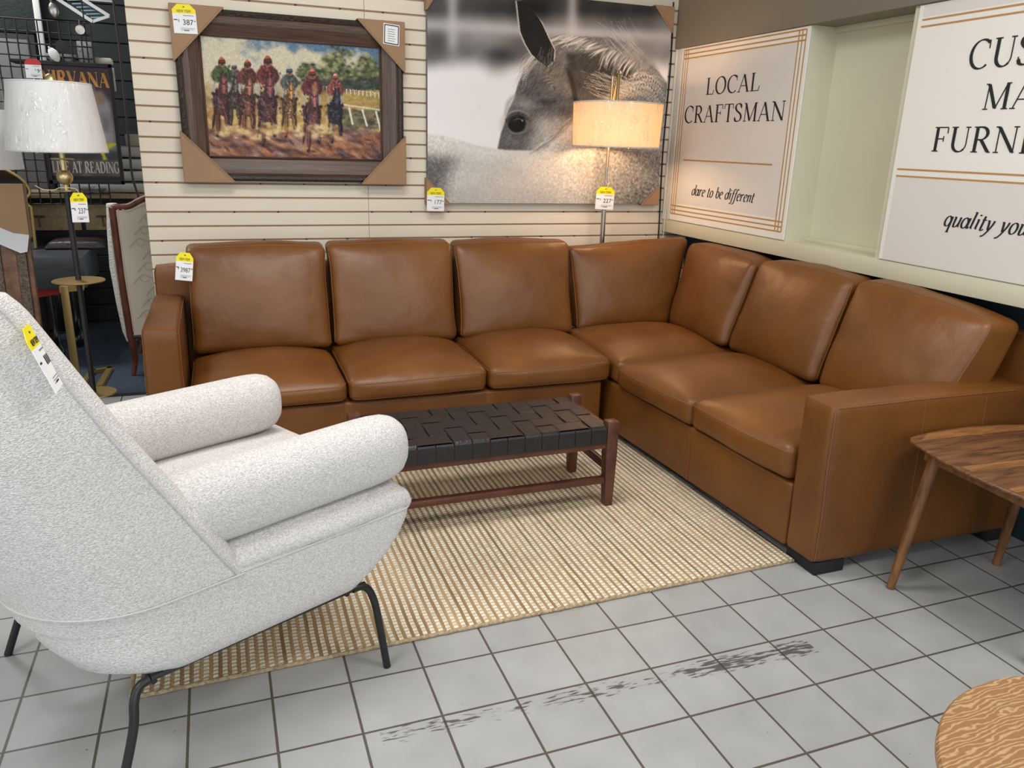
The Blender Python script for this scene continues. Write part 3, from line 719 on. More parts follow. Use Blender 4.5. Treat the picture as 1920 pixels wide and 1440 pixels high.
def race_art():
    A = Art(430, 300, [(258,230),(1618,340),(1630,1205),(340,1180)])
    ny, nx = A.ny, A.nx; X, Y = A.X, A.Y; rs = random.Random(11)
    c = fbm(ny, nx, 5, 7, 5); c2 = fbm(ny, nx, 9, 12, 4)
    def mix(a, b, t): return np.array(a)/255*(1-t[..., None])+np.array(b)/255*t[..., None]
    c3_ = fbm(ny, nx, 14, 18, 4)
    sky = mix((90,120,150), (204,194,166), sm(.36, .62, c*.7+c3_*.3+.20*sm(300, 480, Y)-.20*sm(1000, 1400, X)-.10*(1-sm(230, 330, Y))))
    A.img[:] = sky
    gnd = mix((196,168,96), (150,112,72), sm(.35, .65, c2))
    A.put(sm(600, 700, Y+60*(c-.5)), gnd)
    trk = mix((104,68,66), (164,106,78), sm(.4, .62, fbm(ny, nx, 30, 6, 4)))
    A.put(sm(930, 1000, Y-.06*(X-900)+70*(c2-.5)), trk)
    dabs = lambda n, fx, fy, r, cols, al=.8, asp=1.8, ang=0: [A.splat(fx(), fy(), r*rs.uniform(.6, 1.3), rs.choice(cols), al, ang+rs.uniform(-.5, .5), asp) for _ in range(n)]
    # trees at the rail
    for cx, cy, w, h in ((1090,540,75,60),(1300,470,110,120),(1190,570,120,60),(1410,570,110,70),(1540,520,80,105),(1600,600,60,80)):
        dabs(130, lambda: rs.gauss(cx, w*.5), lambda: rs.gauss(cy, h*.45), 13, [(66,78,54),(96,104,66),(128,130,80),(46,56,48),(164,160,108)], .75, 1.3)
    dabs(160, lambda: rs.uniform(1050, 1620), lambda: rs.gauss(640, 16), 13, [(62,76,66),(84,92,78),(52,62,58)], .8)
    dabs(200, lambda: rs.uniform(1180, 1620), lambda: rs.uniform(700, 800), 11, [(196,168,92),(176,140,72),(150,130,74)], .7, 2.5)
    dabs(180, lambda: rs.uniform(1340, 1625), lambda: rs.uniform(830, 960), 12, [(92,94,72),(126,118,84),(74,72,62),(150,130,100)], .7, 2)
    for (x0,y0,x1,y1,r) in ((1170,645,1620,700,4),(1170,660,1620,722,3),(1350,785,1625,826,7)):
        A.stroke([(x0,y0),((x0+x1)/2,(y0+y1)/2),(x1,y1)], r, (224,216,196), .9, False)
    for i in range(15):
        x = 1190+i*30; A.stroke([(x, 648+i*3.7), (x+1, 660+i*4), (x+2, 676+i*4.2)], 3, (220,210,190), .8, False)
    for (x0,y0,x1,y1) in ((1390,812,1415,930),(1488,826,1522,944),(1590,838,1622,975)):
        A.stroke([(x0,y0),((x0+x1)/2,(y0+y1)/2),(x1,y1)], 7, (226,218,198), .9, False)
    # churned track and dust
    dabs(420, lambda: rs.uniform(330, 1630), lambda: rs.uniform(980, 1200), 16, [(92,58,60),(134,84,70),(186,116,72),(70,50,56),(158,128,126),(206,150,104)], .6, 3, .45)
    dabs(260, lambda: rs.uniform(320, 1250), lambda: rs.gauss(900, 50), 18, [(216,184,112),(190,150,80),(226,206,150),(170,120,70)], .55, 1.5)
    dabs(150, lambda: rs.uniform(300, 1000), lambda: rs.gauss(700, 60), 22, [(206,190,140),(190,168,118)], .35, 1.3)
    def horse(x, y, s, coat, silk, cap):
        mul = lambda c, k: tuple(min(255, q*k) for q in c)
        def d(n, cx, cy, wx, wy, r, cols, al=.75, asp=1.6, an=1.4):
            for _ in range(n): A.splat(x+.78*s*rs.gauss(cx, wx), y+s*rs.gauss(cy, wy), s*r*rs.uniform(.5, 1.0), rs.choice(cols), al, an+rs.uniform(-.6, .6), asp)
        P = lambda *q: [(x+.78*s*a_, y+s*b_) for a_, b_ in q]
        ink = (46, 32, 34); lt = [mul(coat, 1.5), coat, mul(coat, .55), mul(coat, .75), (112, 78, 92), mul(coat, 1.2)]
        for (dx, sw, l) in ((-60, -30, 250), (64, 22, 220)):
            A.stroke(P((dx, 150), (dx+sw*.4, 150+l*.45), (dx+sw, 150+l*.8)), s*11, mul(coat, .55), .9)
        # hind quarters, chest, shoulders
        A.put(A.mask(P((-78,40),(-92,120),(-78,210),(-40,240),(40,244),(82,200),(92,110),(74,30),(0,10)), 4), mul(coat, .62))
        A.put(A.mask(P((-52,60),(-60,140),(-36,222),(0,236),(40,220),(62,140),(54,60)), 5)*.9, mul(coat, .95))
        d(120, -8, 130, 46, 56, 8, lt); d(30, -50, 110, 14, 50, 8, [ink, mul(coat, .5)]); d(26, 66, 110, 10, 50, 8, [ink, mul(coat, .5)])
        d(26, -20, 90, 22, 40, 8, [(96, 90, 112), (132, 110, 126)], .5)
        for (dx, kn, l) in ((-26, -30, 400), (34, 62, 330)):
            A.stroke(P((dx, 200), (kn, 200+(l-200)*.5), (dx+(kn-dx)*.7, l)), s*15, mul(coat, .6), .95)
            A.stroke(P((dx-4, 200), (kn-5, 200+(l-200)*.5), (dx+(kn-dx)*.7-4, l-8)), s*6, mul(coat, 1.25), .8)
            A.splat(x+s*(dx+(kn-dx)*.7), y+s*(l+8), s*13, ink, .95)
        # jockey crouched behind the neck
        A.put(A.mask(P((-70,-30),(-78,-100),(-56,-158),(-20,-172),(24,-172),(58,-156),(80,-96),(70,-30)), 4), mul(silk, .8))
        d(60, 0, -100, 40, 36, 9, [silk, mul(silk, 1.45), mul(silk, .5), mul(silk, .7)])
        A.stroke(P((-64,-140),(-84,-80),(-40,-30)), s*15, silk, .85); A.stroke(P((64,-140),(86,-80),(50,-30)), s*15, mul(silk, .75), .85)
        for sd in (-1, 1): A.stroke(P((sd*62,-36),(sd*84,10),(sd*70,54)), s*9, (168,160,152), .8); A.splat(x+sd*s*70, y+s*62, s*12, ink, .9)
        A.stroke(P((-70,-156),(-86,-80),(-66,-20)), s*3.5, ink, .6); A.stroke(P((70,-156),(90,-80),(74,-20)), s*3.5, ink, .6)
        # neck and long head
        A.put(A.mask(P((-14,-66),(-30,10),(-40,90),(0,120),(50,90),(62,10),(58,-66),(24,-92)), 4), mul(coat, .7))
        A.put(A.mask(P((2,-70),(-6,-10),(6,70),(26,92),(46,70),(54,-10),(44,-70),(24,-84)), 3), coat)
        d(44, 22, 0, 18, 46, 7, lt); A.stroke(P((22,-66),(24,0),(26,64)), s*8, mul(coat, 1.55), .8)
        A.stroke(P((2,58),(26,74),(50,58)), s*4, ink, .8); A.stroke(P((-2,-24),(24,-14),(52,-24)), s*3.5, ink, .6); A.splat(x+s*26, y+s*84, s*10, ink, .7)
        for sd in (-1, 1): A.stroke(P((22+sd*16,-72),(22+sd*22,-92),(22+sd*24,-108)), s*6, mul(coat, .6), .95); A.splat(x+s*(24+sd*22), y-s*30, s*5, ink, .9)
        # helmet and face
        A.put(A.ell(x+s*2, y-s*192, s*31, s*34, .15), mul(cap, .9))
        A.put(A.ell(x+s*5, y-s*174, s*22, s*20, .2), (164,104,86)); A.stroke(P((-30,-190),(4,-184),(38,-190)), s*6, mul(cap, .45), .9); A.stroke(P((-18,-216),(0,-226),(18,-218)), s*7, mul(cap, 1.7), .8)
        A.stroke(P((-8,-172),(4,-168),(18,-172)), s*3, ink, .7)
    horse(520, 640, .72, (86,76,66), (92,96,92), (104,112,112))
    horse(940, 690, .82, (146,108,70), (100,108,106), (92,104,110))
    horse(425, 640, .93, (116,66,60), (84,104,58), (118,54,50))
    horse(622, 655, .90, (134,82,66), (118,62,56), (116,56,50))
    horse(1285, 740, .80, (56,54,68), (168,92,82), (178,96,88))
    horse(775, 660, 1.05, (112,66,66), (128,58,56), (112,44,44))
    horse(1112, 740, .96, (128,78,78), (122,54,62), (146,62,62))
    A.put(A.ell(1132, 665, 24, 44, .4)*.6, (190,136,86))
    dabs(120, lambda: rs.uniform(400, 1300), lambda: rs.gauss(985, 26), 15, [(214,178,104),(150,92,72),(236,214,160)], .5, 1.8)
    grain = RNG.normal(size=(ny, nx)); grain = blur(grain, 1); A.img += (grain/grain.std()*.018)[..., None]
    A.img[:] = np.clip((A.img-.5)*1.12+.475, 0, 1); gy = A.img.mean(-1, keepdims=True); A.img[:] = gy+(A.img-gy)*.82
    return A

def poster_art():
    A = Art(150, 260, [(0,0),(100,0),(100,173),(0,173)])
    ny, nx = A.ny, A.nx; c = fbm(ny, nx, 6, 4, 4); X, Y = A.X, A.Y
    A.img[:] = np.array((58,34,40))/255*(.7+.6*c[..., None])
    A.put(sm(34, 60, Y), np.array((62,58,62))/255*(.6+.8*c[..., None]))
    rs = random.Random(8)
    # a plain stage scene: grey shirted torso beside a microphone, and stage lights
    A.put(A.mask([(68,52),(76,34),(88,34),(96,50),(99,92),(94,112),(66,112),(62,84)], 3), np.array((128,122,130))/255*(.6+.8*c[..., None]))
    A.put(A.ell(81, 46, 8, 10, .3)*.8, (150,116,92))
    A.put(A.mask([(66,100),(100,96),(100,125),(60,125)], 3)*.8, (160,158,150))
    A.stroke([(76,132),(84,120),(98,115)], 3.2, (196,200,44), 1); A.stroke([(78,130),(80,142),(82,148)], 2.6, (190,190,60), .9)
    A.put(sm(138, 142, Y), np.array((96,88,74))/255*(.6+.7*c[..., None]))
    A.put(sm(164, 168, Y), (34,36,38))
    return A

# ================================================================== THE SETTING
def struct(name, bm, m, **k):
    o = obj(name, bm, m, **k); o['kind'] = 'structure'; return o
YW = 2.37; XS = 2.0
bm = B(); box(bm, -5.5, 2.6, -4.6, 2.62, -.1, 0); struct('floor', bm, M['tile'])
bm = B(); box(bm, -5.5, 2.6, 2.66, 6.5, -.1, .002); struct('floor_back', bm, M['carpet'])
bm = B(); box(bm, -5.5, -.98, 2.62, 2.66, -.1, .006, .003); struct('trim_1', bm, M['blackmatte'])
bm = B(); box(bm, -5.5, 2.6, -4.6, 6.5, 3.0, 3.1); struct('ceiling', bm, M['ceiling'])
# slatted display wall
bm = B(); box(bm, -.985, 2.2, YW+.006, YW+.12, 0, 3.0, mi=1)
GP = .0725; z0 = .89-GP*12
for k in range(-1, 31):
    a = z0+k*GP+.0042; b_ = z0+(k+1)*GP-.0042
    if b_ <= .02 or a >= 3: continue
    for x0, x1 in ((-.985, .1352), (.1368, 2.19)):
        box(bm, x0, x1, YW, YW+.0065, max(a, .0), min(b_, 3.0), .002, seg=1)
for k in range(12, 30, 2):
    for i in range(11):
        x = -.93+.29*i+.07*((k*7+i*3) % 4)
        box(bm, x, x+.008, YW-.0005, YW+.007, z0+k*GP-.003, z0+k*GP+.003, mi=2)
struct('wall_back', bm, [M['slat'], M['groove'], M['blackmatte']], smooth=False)
# right wall
bm = B(); box(bm, 2.19, 2.32, -4.6, YW+.1, 0, .93); struct('wall_right', bm, M['navy'])
bm = B(); box(bm, 2.16, 2.32, -4.6, YW+.1, .93, 3.0); struct('wall_right_upper', bm, M['sage'])
bm = B(); box(bm, XS, 2.2, -3.2, YW-.002, .915, .992, .004); struct('trim_2', bm, M['sage'])
bm = B(); box(bm, 1.985, 2.2, -3.2, YW-.002, 1.987, 3.0, .004); struct('trim_3', bm, M['taupe'])
bm = B(); box(bm, XS+.006, 2.17, 1.198, YW-.002, .99, 1.99); struct('trim_4', bm, M['sage'])
bm = B(); box(bm, XS+.006, 2.17, -.56, .604, .99, 1.99); struct('trim_5', bm, M['sage'])
bm = B(); box(bm, 2.135, 2.17, .604, 1.198, .99, 1.012, .004); box(bm, 2.135, 2.17, .604, 1.198, 1.962, 1.99, .004); struct('trim_6', bm, M['sage'])
bm = B()
box(bm, XS-.006, XS+.01, 2.287, 2.306, .995, 1.987, .003); box(bm, XS-.002, XS+.01, 2.306, 2.35, .99, 1.987, .002); box(bm, XS-.008, XS+.01, 2.35, 2.368, .99, 1.987, .003)
struct('trim_7', bm, M['whiteplastic'])
# the rest of the shop around
bm = B(); box(bm, -5.6, -5.5, -4.6, 6.5, 0, 3.0); struct('wall_left', bm, M['sage'])
bm = B(); box(bm, -5.5, -.5, 4.62, 4.74, 0, 3.0)
for k in range(24): box(bm, -2.4, -.9, 4.60, 4.625, .02+k*.125, .14+k*.125, .004, seg=1)
struct('wall_rear', bm, M['darkwall'])

# ================================================================== LEATHER SECTIONAL
LE = M['leather']
def pipe(place, pts, parent, r=.0024, name='seam', m=None):
    bm = B(); tube(bm, [place(*p) for p in pts], r, 6); return obj(name, bm, m or M['seam'], parent)
def top_seam(place, parent):
    k = .82; P = []
    P += [(.0, t, k) for t in np.linspace(.9, .06, 12)]; P += [(t, 0, k) for t in np.linspace(.03, .97, 26)]; P += [(1, t, k) for t in np.linspace(.06, .9, 12)]
    return pipe(place, P, parent)
def face_seam(place, parent):   # seam round the front face of a back cushion
    j = .16; P = []
    P += [(0, j, t) for t in np.linspace(.04, .96, 18)]; P += [(t, j, 1) for t in np.linspace(.04, .96, 24)]; P += [(1, j, t) for t in np.linspace(.96, .04, 18)]
    return pipe(place, P, parent)
A = thing('sectional_sofa', 'long tan leather sofa run with left arm and three seats against the slat wall', 'sofa', (.06, 1.72, 0), 'sections of the leather corner sofa')
bm = B(); box(bm, -.83, 1.09, 1.30, 2.10, .05, .298, .014, seg=3); obj('base', bm, LE, A)
bm = B()
for x in (-.19, .475):
    bm = B(); tube(bm, [(x, 1.2985, z) for z in (.055, .12, .2, .29)], .0022, 6); obj('base_seam', bm, M['seam'], A)
bm, pl = cushion([[[(-.985,1.285,.05),(-.972,1.285,.672)],[(-.985,2.10,.05),(-.965,2.10,.672)]],[[(-.832,1.285,.05),(-.832,1.285,.668)],[(-.832,2.10,.05),(-.832,2.10,.668)]]], .02, {'i0':.004,'j0':.006,'k1':.006}, 22, .002)
arm = obj('arm', bm, LE, A)
pipe(pl, [(.985, .012, t) for t in np.linspace(.02, .96, 14)]+[(.985, t, .985) for t in np.linspace(.03, .95, 16)], arm)
pipe(pl, [(.03, .012, t) for t in np.linspace(.02, .96, 14)]+[(.03, t, .985) for t in np.linspace(.03, .95, 16)], arm)
bm, pl = cushion([[[(-.968,2.05,.06),(-.958,2.055,.812)],[(-.968,2.17,.06),(-.958,2.17,.812)]],[[(1.088,2.05,.06),(1.088,2.055,.812)],[(1.088,2.17,.06),(1.088,2.17,.812)]]], .03, {'j0':.004}, 20, .002)
obj('back_frame', bm, LE, A)
for x in (-.96, -.3, .4, .98):
    bm = B(); box(bm, x, x+.11, 1.33, 1.45, .001, .05, .004); obj('foot', bm, M['blackmatte'], A)
SX = [(-.815, -.171), (-.165, .477), (.484, 1.122)]
for q, (a, b_) in enumerate(SX):
    zs = (.392, .408, .414)[q]
    bm, pl = cushion([[[(a,1.272,.304),(a,1.268,zs)],[(a,1.90,.304),(a,1.90,zs+.012)]],[[(b_,1.272,.304),(b_,1.268,zs+.012)],[(b_,1.90,.304),(b_,1.90,zs+.012)]]], .034, {'k1':.066,'j0':.022,'i0':-.004,'i1':-.004}, 30, .004, q+1)
    c = obj('seat_cushion', bm, LE, A); top_seam(pl, c)
    pipe(pl, [(t, 0, .10) for t in np.linspace(.03, .97, 24)], c)
BX = [(-.80, -.168, -.806, -.165), (-.146, .476, -.150, .487), (.508, 1.142, .506, 1.158)]
for q, (a, b_, at, bt) in enumerate(BX):
    zt = (.90, .905, .90)[q]
    bm, pl = cushion([[[(a,1.775,.435),(at,1.925,zt)],[(a,1.95,.435),(at,2.06,zt+.012)]],[[(b_,1.775,.435),(bt,1.925,zt)],[(b_,1.95,.435),(bt,2.06,zt+.012)]]], .036, {'j0':.05,'k1':.022,'k0':.012,'i0':-.006,'i1':-.006}, 30, .005, q+11, pinch=.012)
    c = obj('back_cushion', bm, LE, A); face_seam(pl, c)

Bs = thing('sectional_sofa', 'right leather sofa run turning the corner with outer arm beside the walnut side table', 'sofa', (1.66, .9, 0), 'sections of the leather corner sofa')
def fx(y): return 1.190-.045*y
bm = B(); hexa(bm, [[[(fx(.0),.0,.05),(fx(.0),.0,.292)],[(fx(2.16),2.16,.05),(fx(2.16),2.16,.292)]],[[(2.15,.0,.05),(2.15,.0,.292)],[(2.15,2.16,.05),(2.15,2.16,.292)]]], .012, seg=3); obj('base', bm, LE, Bs)
bm = B()
for y in (.60,): tube(bm, [(fx(y)-.0015, y+(.012 if z > .24 else 0), z) for z in (.055, .12, .2, .26, .288)], .0022, 6)
obj('base_seam', bm, M['seam'], Bs)
bm, pl = cushion([[[(1.196,-.148,.048),(1.184,-.146,.632)],[(1.196,.004,.048),(1.186,.002,.632)]],[[(2.165,-.152,.05),(2.155,-.150,.632)],[(2.165,.004,.05),(2.155,.002,.632)]]], .02, {'i0':.006,'j0':.006,'k1':.006}, 26, .003, 31)
arm = obj('arm', bm, LE, Bs)
pipe(pl, [(.012, .03, t) for t in np.linspace(.02, .965, 14)]+[(t, .03, .985) for t in np.linspace(.02, .85, 22)], arm)
pipe(pl, [(.012, .975, t) for t in np.linspace(.5, .965, 10)]+[(t, .975, .985) for t in np.linspace(.02, .8, 22)], arm)
for t0 in (.405, .70):
    pipe(pl, [(t0, -.0005, t) for t in np.linspace(.97, .35, 14)], arm, .0015)
bm, pl = cushion([[[(2.06,-.15,.06),(2.07,-.148,.815)],[(2.06,2.16,.06),(2.07,2.16,.815)]],[[(2.175,-.15,.06),(2.175,-.148,.815)],[(2.175,2.16,.06),(2.175,2.16,.815)]]], .03, {'i0':.004}, 20, .002, 33)
obj('back_frame', bm, LE, Bs)
for x, y in ((1.215, -.142), (2.046, -.142), (1.215, 1.0), (2.046, 1.9)):
    bm = B(); box(bm, x, x+.13, y, y+.15, .001, .05, .004); obj('foot', bm, M['blackmatte'], Bs)
for q, (a, b_) in enumerate(((.012, .598), (.606, 1.214))):
    zs = (.432, .418)[q]
    P = [[[(fx(a)-.016,a,.296),(fx(a)-.02,a,zs)],[(fx(b_)-.016,b_,.296),(fx(b_)-.02,b_,zs-.008)]],[[(1.86,a,.296),(1.86,a,zs+.01)],[(1.86,b_,.296),(1.86,b_,zs+.01)]]]
    bm, pl = cushion(P, .034, {'k1':.066,'i0':.022,'j0':-.004,'j1':-.004}, 30, .004, q+41)
    c = obj('seat_cushion', bm, LE, Bs)
    k = .82; pipe(pl, [(t, 0, k) for t in np.linspace(.9, .06, 12)]+[(0, t, k) for t in np.linspace(.03, .97, 26)]+[(t, 1, k) for t in np.linspace(.06, .9, 12)], c)
a, b_ = 1.236, 1.90
bm, pl = cushion([[[(1.136,a,.296),(1.136,a,.412)],[(1.136,b_,.296),(1.136,b_,.43)]],[[(1.84,a,.296),(1.84,a,.43)],[(1.84,b_,.296),(1.84,b_,.43)]]], .034, {'k1':.066}, 30, .004, 47)
c = obj('seat_cushion', bm, LE, Bs)
def backc(P, seed, crown=.05, pinch=.012, face='i0', top=.022):
    bm, pl = cushion(P, .036, {face:crown,'k1':top,'k0':.012}, 30, .006, seed, pinch=0)
    c = obj('back_cushion', bm, LE, Bs)
    i = .16
    pipe(pl, [(i, 0, t) for t in np.linspace(.04, .96, 18)]+[(i, t, 1) for t in np.linspace(.04, .96, 24)]+[(i, 1, t) for t in np.linspace(.96, .04, 18)], c)
# two along the right wall, one by the corner
backc([[[(1.725,-.03,.45),(1.885,-.075,.868)],[(1.725,.548,.45),(1.885,.566,.91)]],[[(1.93,-.06,.45),(2.05,-.105,.855)],[(1.93,.548,.45),(2.05,.566,.915)]]], 51, .055)
backc([[[(1.725,.574,.45),(1.885,.598,.90)],[(1.725,1.205,.45),(1.885,1.222,.89)]],[[(1.93,.574,.45),(2.05,.598,.905)],[(1.93,1.205,.45),(2.05,1.222,.895)]]], 52, .05)
backc([[[(1.715,1.226,.45),(1.87,1.25,.882)],[(1.755,1.82,.45),(1.90,1.90,.896)]],[[(1.90,1.226,.45),(2.04,1.25,.885)],[(1.92,1.82,.45),(2.04,1.90,.90)]]], 53, .05)
bm, pl = cushion([[[(1.205,1.84,.435),(1.185,1.955,.862)],[(1.205,1.98,.435),(1.185,2.06,.868)]],[[(1.80,1.84,.435),(1.945,1.955,.905)],[(1.80,1.98,.435),(1.945,2.06,.91)]]], .034, {'j0':.05,'k1':.014,'k0':.01}, 30, .007, 54, pinch=.014)
c = obj('back_cushion', bm, LE, Bs); face_seam(pl, c)

# ================================================================== RUG
rg = math.radians(1.6); RC = V((1.19, -.035, 0))
def rugp(a, b_): # a metres to the left of the front right corner, b metres back
    return RC + V((-math.cos(rg), -math.sin(rg), 0))*a + V((-math.sin(rg), math.cos(rg), 0))*b_
nxr = 900; W0, W1, D = -.022, 2.15, 1.34
bm = B()
t = thing('area_rug', 'cream and tan ribbed jute rug lying on the grey tiles under the bench', 'rug', (rugp(.9, .8).x, rugp(.9, .8).y, 0))
me_pts = []
xs = np.linspace(W0, W1, nxr); rows = []
for b_ in (0, .4, .8, 1.1, D):
    rows.append([bm.verts.new(rugp(a, b_)+V((0,0,.0095+.0022*abs(math.sin(PI*(rugp(a, b_).x)/RIB))))) for a in xs])
for r0, r1 in zip(rows, rows[1:]):
    for k in range(nxr-1): bm.faces.new((r0[k], r1[k], r1[k+1], r0[k+1]))
bmesh.ops.recalc_face_normals(bm, faces=bm.faces[:])
if bm.faces[0].normal.z < 0: bmesh.ops.reverse_faces(bm, faces=bm.faces[:])
pile = obj('pile', bm, M['rug'], t)
bm = B()
P = [rugp(a, -.003)+V((0, .0025*noise.noise(V((a*40, 0, 0))), .0062)) for a in np.linspace(W0, W1, 300)]
tube(bm, P, [.0058+.0012*noise.noise(V((i*.9, 3, 0))) for i in range(300)], 8)
tube(bm, [rugp(W1, b_)+V((0, 0, .0062)) for b_ in np.linspace(0, D, 60)], .006, 8)
obj('binding', bm, M['rugedge'], t)

# ================================================================== WOVEN BENCH
t = thing('woven_bench', 'low dark wood bench with woven black leather strap seat standing on the jute rug', 'bench', (.27, .76, .012))
zb = .012; x0, x1, y0, y1 = -.230, .785, .548, .945
for lx in (x0, x1-.05):
    for ly in (y0, y1-.046):
        bm = B()
        inner = lx if lx < 0 else lx
        a0 = .012 if lx < 0 else 0; a1 = 0 if lx < 0 else .0
        hexa(bm, [[[(lx+(.004 if lx<0 else .012), ly+.004, zb),(lx, ly, .25)],[(lx+(.004 if lx<0 else .012), ly+.042, zb),(lx, ly+.046, .25)]],[[(lx+(.038 if lx<0 else .046), ly+.004, zb),(lx+.05, ly, .25)],[(lx+(.038 if lx<0 else .046), ly+.042, zb),(lx+.05, ly+.046, .25)]]], .003)
        box(bm, lx, lx+.05, ly, ly+.046, .245, .378, .004)
        obj('leg', bm, M['mahogany'], t)
for yy in (y0+.004, y1-.034):
    bm = B(); box(bm, x0+.05, x1-.05, yy, yy+.03, .266, .345, .003); obj('rail', bm, M['mahogany'], t)
for xx in (x0+.01, x1-.04):
    bm = B(); box(bm, xx, xx+.03, y0+.046, y1-.046, .285, .342, .003); obj('rail', bm, M['mahogany'], t)
    bm = B(); box(bm, xx+.003, xx+.025, y0+.046, y1-.046, .158, .192, .003); obj('stretcher', bm, M['mahogany'], t)
bm = B(); box(bm, x0+.045, x1-.045, y0+.008, y0+.036, .112, .139, .003); obj('stretcher', bm, M['mahogany'], t)
# woven seat
bm = B(); nL, nW = 13, 5; sx0, sx1 = x0+.052, x1-.052; ya, yb = y0-.002, y1+.002
px_ = (sx1-sx0)/nL; py_ = (yb-ya-.02)/nW; TH = .0022
def up_(i, j): return ((i+2*j) % 4) in (0, 1) if False else ((i+j) % 4) in (0, 1)
def ribbon(pts, side, hw):
    pts = [V(p) for p in pts]; s = V(side)*hw; L = []
    for i, p in enumerate(pts):
        d = (pts[min(i+1, len(pts)-1)]-pts[max(i-1, 0)]).normalized(); n = V(side).cross(d).normalized()*TH
        L.append([bm.verts.new(p-s), bm.verts.new(p+s), bm.verts.new(p+s+n), bm.verts.new(p-s+n)])
    for a, b_ in zip(L, L[1:]):
        for k, mi in ((0, 0), (1, 1), (2, 0), (3, 1)):
            bm.faces.new((a[k], a[(k+1) % 4], b_[(k+1) % 4], b_[k])).material_index = mi
ZT = .358; AM = .0042
for i in range(nL):
    xc = sx0+(i+.5)*px_; pts = [(xc, ya, .288), (xc, ya-.0008, .33), (xc, ya, ZT-.008), (xc, ya+.003, ZT-.001)]
    for s in range(nW*6+1):
        y = ya+.01+s*(yb-ya-.02)/(nW*6); j = min(nW-1, int(s/6)); f = (s % 6)/6
        sg = 1 if up_(i, j) else -1
        if s % 6 == 0 and s not in (0, nW*6): sg = ((1 if up_(i, j) else -1)+(1 if up_(i, j-1) else -1))/2
        pts.append((xc, y, ZT+sg*AM))
    pts += [(xc, yb-.003, ZT-.001), (xc, yb, ZT-.008), (xc, yb, .288)]
    ribbon(pts, (-1, 0, 0), px_/2-.0018)
for j in range(nW):
    yc = ya+.01+(j+.5)*py_; pts = [(sx0-.002, yc, .30), (sx0-.001, yc, ZT-.006)]
    for s in range(nL*6+1):
        x = sx0+s*(sx1-sx0)/(nL*6); i = min(nL-1, int(s/6))
        sg = -1 if up_(i, j) else 1
        if s % 6 == 0 and s not in (0, nL*6): sg = ((-1 if up_(i, j) else 1)+(-1 if up_(i-1, j) else 1))/2
        pts.append((x, yc, ZT+sg*AM))
    pts += [(sx1+.001, yc, ZT-.006), (sx1+.002, yc, .30)]
    ribbon(pts, (0, 1, 0), py_/2-.0016)
bmesh.ops.recalc_face_normals(bm, faces=bm.faces[:])
obj('woven_seat', bm, [M['strap'], M['strapedge']], t, smooth=False)

# ================================================================== IVORY LOUNGE CHAIR
th = math.radians(26); CF = V((math.cos(th), math.sin(th), 0)); CL = V((-math.sin(th), math.cos(th), 0)); CO = V((-.80, .02, 0))
def c3(u, v, z): return CO+CF*u+CL*v+V((0, 0, z))
t = thing('lounge_chair', 'ivory boucle lounge chair with rolled arms on thin black legs seen from behind', 'armchair', CO)
BO = M['boucle']
def ip(x, tab):
    xs_, ys_ = zip(*tab); return float(np.interp(x, xs_, ys_))
def rrect(uf, ub, w, rf, rb, z, n=14, tilt=0):
    pts = []
    for (cu, cv, r, a0) in ((uf-rf, w-rf, rf, 0), (ub+rb, w-rb, rb, 90), (ub+rb, -w+rb, rb, 180), (uf-rf, -w+rf, rf, 270)):
        for k in range(n+1):
            a = math.radians(a0+90*k/n); pts.append((cu+r*math.cos(a), cv+r*math.sin(a)))
    # subdivide the straight runs
    out = []
    for (p, q) in zip(pts, pts[1:]+pts[:1]):
        out.append(p); d = math.hypot(q[0]-p[0], q[1]-p[1])
        if d > .1:
            for k in range(1, 12): out.append((p[0]+(q[0]-p[0])*k/12, p[1]+(q[1]-p[1])*k/12))
    return [c3(u, v, z+tilt*(u-.0)) for u, v in out]
lev = [ # z, front, back, half width, front radius, back radius
 (.262, .28, -.23, .30, .08, .12), (.263, .315, -.27, .345, .07, .13), (.272, .335, -.30, .362, .07, .14), (.30, .375, -.365, .368, .07, .17),
 (.34, .43, -.40, .370, .07, .22), (.38, .468, -.42, .371, .07, .24), (.42, .492, -.438, .371, .07, .25), (.452, .500, -.45, .371, .07, .26), (.462, .497, -.45, .366, .07, .26), (.466, .47, -.44, .34, .06, .25)]
bm = B(); loft(bm, [rrect(f, b_, w, rf, rb, z) for z, f, b_, w, rf, rb in lev]); obj('seat_shell', bm, BO, t, angle=60)
# back shell: thick U that leans back; its front edge is the rim
RIM = [(.40, .005), (.45, -.03), (.50, -.062), (.66, -.155), (.83, -.255), (.93, -.307), (1.045, -.366), (1.11, -.40), (1.138, -.425)]
UB = [(.40, -.434), (.48, -.462), (.60, -.512), (.80, -.60), (1.0, -.69), (1.14, -.745)]
HW = [(.40, .371), (.6, .374), (.85, .366), (1.14, .335)]
def ushape(z, grow=0, n=16):
    uf, ub, w = ip(z, RIM)-grow*.6, ip(z, UB)+grow, ip(z, HW)-grow
    rb = min(.25, abs(uf-ub)*.9) if grow == 0 else max(.06, min(.25, abs(uf-ub)*.9)-grow*.7)
    pts = [(uf+(ub+rb-uf)*k/8, -w) for k in range(8)]
    pts += [(ub+rb-rb*math.sin(math.radians(90*k/n)), -w+rb-rb*math.cos(math.radians(90*k/n))) for k in range(n+1)]
    pts += [(ub, -w+rb+(2*w-2*rb)*k/8) for k in range(1, 8)]
    L = [(u, -v) for u, v in pts[:8+n+1][::-1]]
    return pts+L
